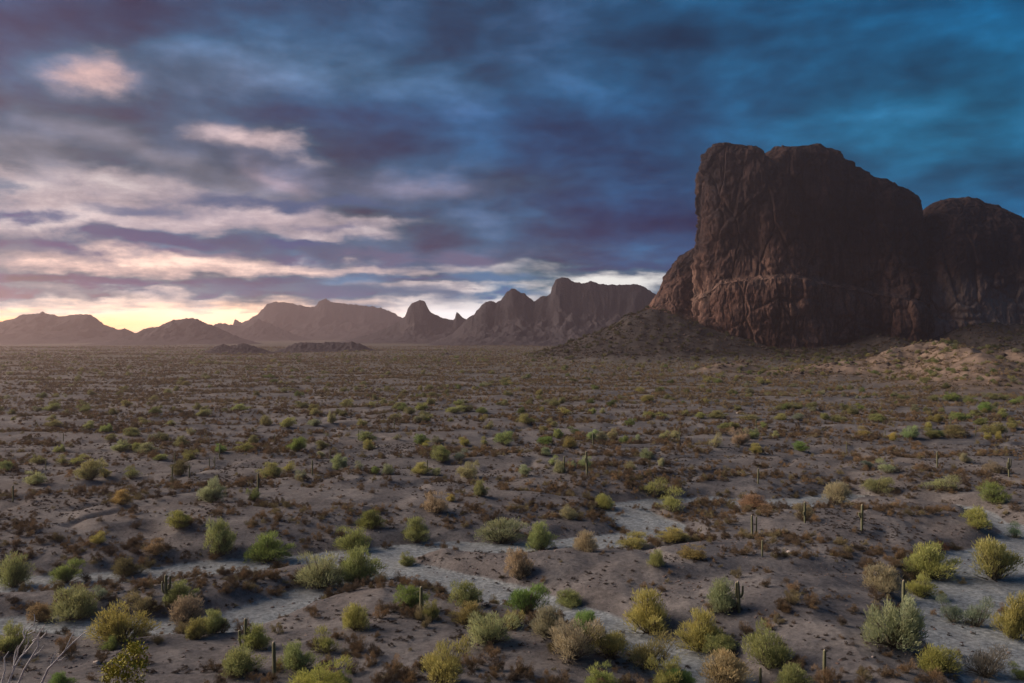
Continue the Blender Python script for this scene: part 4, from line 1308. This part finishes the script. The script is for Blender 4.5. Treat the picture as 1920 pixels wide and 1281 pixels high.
# ================================================================== the bare white shrub and the flowering sprig beside the camera
def near_pt(px, py, Yd):
    return np.array([(px - 960) / F * Yd, Yd, EYE - (py - HY) / F * Yd])
YB = 22.0
twigs = [
 [(4, 1330), (12, 1281), (22, 1254), (31, 1237), (41, 1226), (61, 1202), (69, 1188), (80, 1173)],
 [(22, 1254), (30, 1228), (33, 1218), (45, 1199), (50, 1184), (61, 1173), (63, 1162), (60, 1154)],
 [(50, 1191), (63, 1185), (67, 1173)],
 [(14, 1330), (35, 1279), (44, 1257), (60, 1232), (74, 1210), (73, 1196), (80, 1180), (86, 1172)],
 [(75, 1199), (86, 1187), (88, 1182)],
 [(40, 1345), (78, 1279), (88, 1256), (102, 1242), (121, 1221), (126, 1204), (133, 1188), (136, 1177)],
 [(121, 1221), (135, 1206), (154, 1190), (163, 1184)],
 [(94, 1246), (99, 1231), (103, 1222)],
 [(-4, 1330), (-2, 1281), (5, 1260), (1, 1238), (6, 1228)],
 [(22, 1254), (20, 1237), (22, 1226), (27, 1214)],
 [(41, 1226), (52, 1206), (53, 1196)],
 [(60, 1232), (72, 1224), (80, 1212)],
 [(61, 1202), (70, 1196), (76, 1186), (77, 1178)],
 [(45, 1199), (40, 1188), (43, 1176)],
 [(102, 1242), (112, 1240), (120, 1232)],
]
rt = np.random.default_rng(12)
gx0, gy0 = (20 - 960) / F * YB, YB
gz0 = hz_at(gx0, gy0)
bare = bpy.data.objects.new('bare_shrub', None)
bare.empty_display_size = 0.2
scene.collection.objects.link(bare)
bare.location = (gx0, gy0, gz0)
tag(bare, 'leafless white branched shrub at the lower left corner', 'shrub')
base = np.array([gx0, gy0, gz0])
for i, tw_ in enumerate(twigs):
    root_ = tw_[0][1] >= 1330
    P = np.array([near_pt(px, py, YB) for px, py in tw_])
    P[:, 1] += np.cumsum(rt.normal(size=len(P)) * 0.05) * (1 if root_ else 0.6)
    if root_:
        P = np.vstack([base + np.array([rt.normal() * 0.05, rt.normal() * 0.05, -0.1]), P])
    n = len(P)
    r0 = 0.036 if root_ else 0.020
    V, Fq = tubes([P - base], [np.linspace(r0, 0.008, n)], 6)
    link(bpy.data.objects.new('branch', mesh_from('branch', V, Fq, M_bare)), bare)

M_sprig = mat_simple('sprig_leaves', (0.20, 0.21, 0.02), (0.40, 0.36, 0.04), 9.0, 0.6)
M_flower = mat_simple('yellow_flowers', (0.55, 0.45, 0.06), (0.75, 0.65, 0.25), 20.0, 0.6)
YS = 21.0
sx0, sy0 = (215 - 960) / F * YS, YS
sz0 = hz_at(sx0, sy0)
sprig = bpy.data.objects.new('flowering_bush', None)
sprig.empty_display_size = 0.2
scene.collection.objects.link(sprig)
sprig.location = (sx0, sy0, sz0)
tag(sprig, 'glossy leafed bush with small yellow flowers at the bottom edge near the white shrub', 'bush')
sb = np.array([sx0, sy0, sz0])
tips = [(248, 1208), (256, 1214), (240, 1218), (262, 1222), (246, 1226), (228, 1233), (236, 1240), (218, 1240), (206, 1248), (222, 1252), (210, 1262), (264, 1240), (252, 1244), (268, 1246), (232, 1268), (222, 1280), (244, 1262), (200, 1272), (256, 1276)]
paths, rads_, lv, ld, ll = [], [], [], [], []
for px, py in tips:
    e = near_pt(px, py, YS) - sb
    e[1] += rt.normal() * 0.12
    paths.append([np.array([rt.normal() * 0.05, rt.normal() * 0.05, -0.1]), e * np.array([0.35, 0.5, 0.55]) + rt.normal(size=3) * 0.04, e])
    rads_.append([0.014, 0.009, 0.003])
    for _ in range(110):
        q = e + rt.normal(size=3) * np.array([0.085, 0.085, 0.07]) - np.array([0, 0, 0.03])
        dd_ = rt.normal(size=3) + np.array([0, 0, 0.6])
        lv.append(q); ld.append(dd_ / np.linalg.norm(dd_)); ll.append(rt.uniform(0.035, 0.07))
V, Fq = tubes(paths, rads_, 5)
link(bpy.data.objects.new('stems', mesh_from('stems', V, Fq, M_bark)), sprig)
V, Fq = strokes(rt, np.array(lv), np.array(ld), np.array(ll), np.array(ll) * 0.5)
link(bpy.data.objects.new('leaves', mesh_from('leaves', V, Fq, M_sprig, False)), sprig)
for px, py in [(245, 1212), (250, 1209), (229, 1236), (234, 1238), (211, 1252), (207, 1256), (206, 1250), (266, 1243), (250, 1248), (218, 1279), (226, 1276), (256, 1229), (264, 1226)]:
    c = near_pt(px, py, YS - 0.15) - sb
    pet = []
    for a in range(6):
        an = a * math.pi / 3
        pet.append((c, (math.cos(an) * 0.9, -0.3, math.sin(an) * 0.9)))
    V, Fq = strokes(rt, np.array([p[0] for p in pet]), np.array([p[1] for p in pet]), np.full(6, 0.03), np.full(6, 0.02))
    link(bpy.data.objects.new('flower', mesh_from('flower', V, Fq, M_flower, False)), sprig)

# ================================================================== pale stones lying about
def stone_mesh(seed):
    bm = bmesh.new()
    bmesh.ops.create_icosphere(bm, subdivisions=2, radius=1.0)
    co = np.array([v.co[:] for v in bm.verts])
    nn_ = fbm3(co[:, 0] * 1.1 + seed, co[:, 1] * 1.1, co[:, 2] * 1.1, 3, seed)
    for v, q in zip(bm.verts, nn_):
        v.co = v.co * (1 + 0.35 * q)
        v.co.z *= 0.7
    me = bpy.data.meshes.new('boulder')
    bm.to_mesh(me)
    bm.free()
    me.materials.append(M_stone)
    return me
STM = [stone_mesh(i) for i in range(3)]
for i, (px, py, w, lab) in enumerate([
        (966, 1239, 4, 'small white stone shining on the red gravel slope at the bottom'),
        (1458, 1038, 11, 'rounded pale boulder beside the short armless saguaro'),
        (1480, 1036, 8, 'smaller pale boulder just right of the rounded one by the short saguaro'),
        (1466, 946, 6, 'white stone lying beside the upper wash'),
        (110, 1232, 14, 'pinkish boulder behind the bare white shrub'),
        (180, 1246, 14, 'grey pink boulder behind the flowering bush'),
        (218, 1113, 8, 'pale rounded stone in the wash above a yellow green bush'),
        (232, 1110, 6, 'smaller pale stone touching the pale one in the wash'),
        (710, 999, 4, 'tiny white stone on the bank below a bright green bush'),
        (1385, 776, 8, 'white rock standing out on the far right plain'),
        (1064, 711, 6, 'white speck of rock on the plain below the rubble slope')]):
    p = pick([px], [py])[0]
    s = w * p[1] / F * 0.5
    o = link(bpy.data.objects.new('boulder', STM[i % 3]))
    o.location = (p[0], p[1], p[2] + s * 0.25)
    o.scale = (s, s * 0.9, s * 0.85)
    o.rotation_euler = (0, 0, i * 1.3)
    o['tint'] = (0.42, 0.37, 0.33)
    tag(o, lab, 'stone', 'pale stones on the ground')
    if i == 0:
        stone0 = o

# gravel and rubble
qx, qy = scatter(rng, 100, 210, 1 / 0.8)
_, sd, hl, _, _ = height(qx, qy, False)
k = rng.uniform(0, 1, len(qx)) < (0.15 + 0.85 * sstep(-0.1, 0.4, fbm2(qx / 25, qy / 25, 2, 111))) * (1 - 0.7 * sd) * (0.6 + 0.4 * hl)
qx, qy = qx[k], qy[k]
qs = 0.06 + 0.22 * rng.uniform(0, 1, len(qx)) ** 3.5
qt = np.array([(0.10, 0.075, 0.068), (0.17, 0.13, 0.115), (0.24, 0.20, 0.18), (0.07, 0.06, 0.06), (0.14, 0.10, 0.085)])[rng.integers(0, 5, len(qx))]
rx_, ry_ = scatter(rng, 850, 1560, 1 / 90)
k = (rx_ > 60) & ~in_butte(rx_, ry_) & (height(rx_, ry_)[3] > 0.3)
rx_, ry_ = rx_[k], ry_[k]
rs = 0.5 + 3.2 * rng.uniform(0, 1, len(rx_)) ** 4
rtint = np.array([(0.06, 0.045, 0.04), (0.085, 0.064, 0.052), (0.045, 0.037, 0.034)])[rng.integers(0, 3, len(rx_))]
sxx, syy = np.concatenate([qx, rx_]), np.concatenate([qy, ry_])
sss = np.concatenate([qs, rs])
scatter_object('gravel', 'stones and rubble strewn over the ground and the slopes below the butte', sxx, syy, height(sxx, syy)[0], sss, sss * 0.8, np.concatenate([qt, rtint]), np.zeros(len(sxx)), [stone0])

# ================================================================== dusty morning air
bm = bmesh.new()
bmesh.ops.create_cube(bm, size=1.0)
hm = bpy.data.meshes.new('haze')
bm.to_mesh(hm)
bm.free()
m, n, out = new_mat('dusty_air')
pv = n.new('ShaderNodeVolumePrincipled')
pv.inputs['Color'].default_value = (1.0, 0.76, 0.74, 1)
pv.inputs['Density'].default_value = HAZE_DENSITY
pv.inputs['Anisotropy'].default_value = 0.7
n.t.links.new(pv.outputs[0], out.inputs['Volume'])
hm.materials.append(m)
haze = link(bpy.data.objects.new('haze', hm))
haze.location = (0, 0, 170)
haze.scale = (19000, 19000, 416)
tag(haze, 'pale dusty morning air over the plain', kind='stuff')
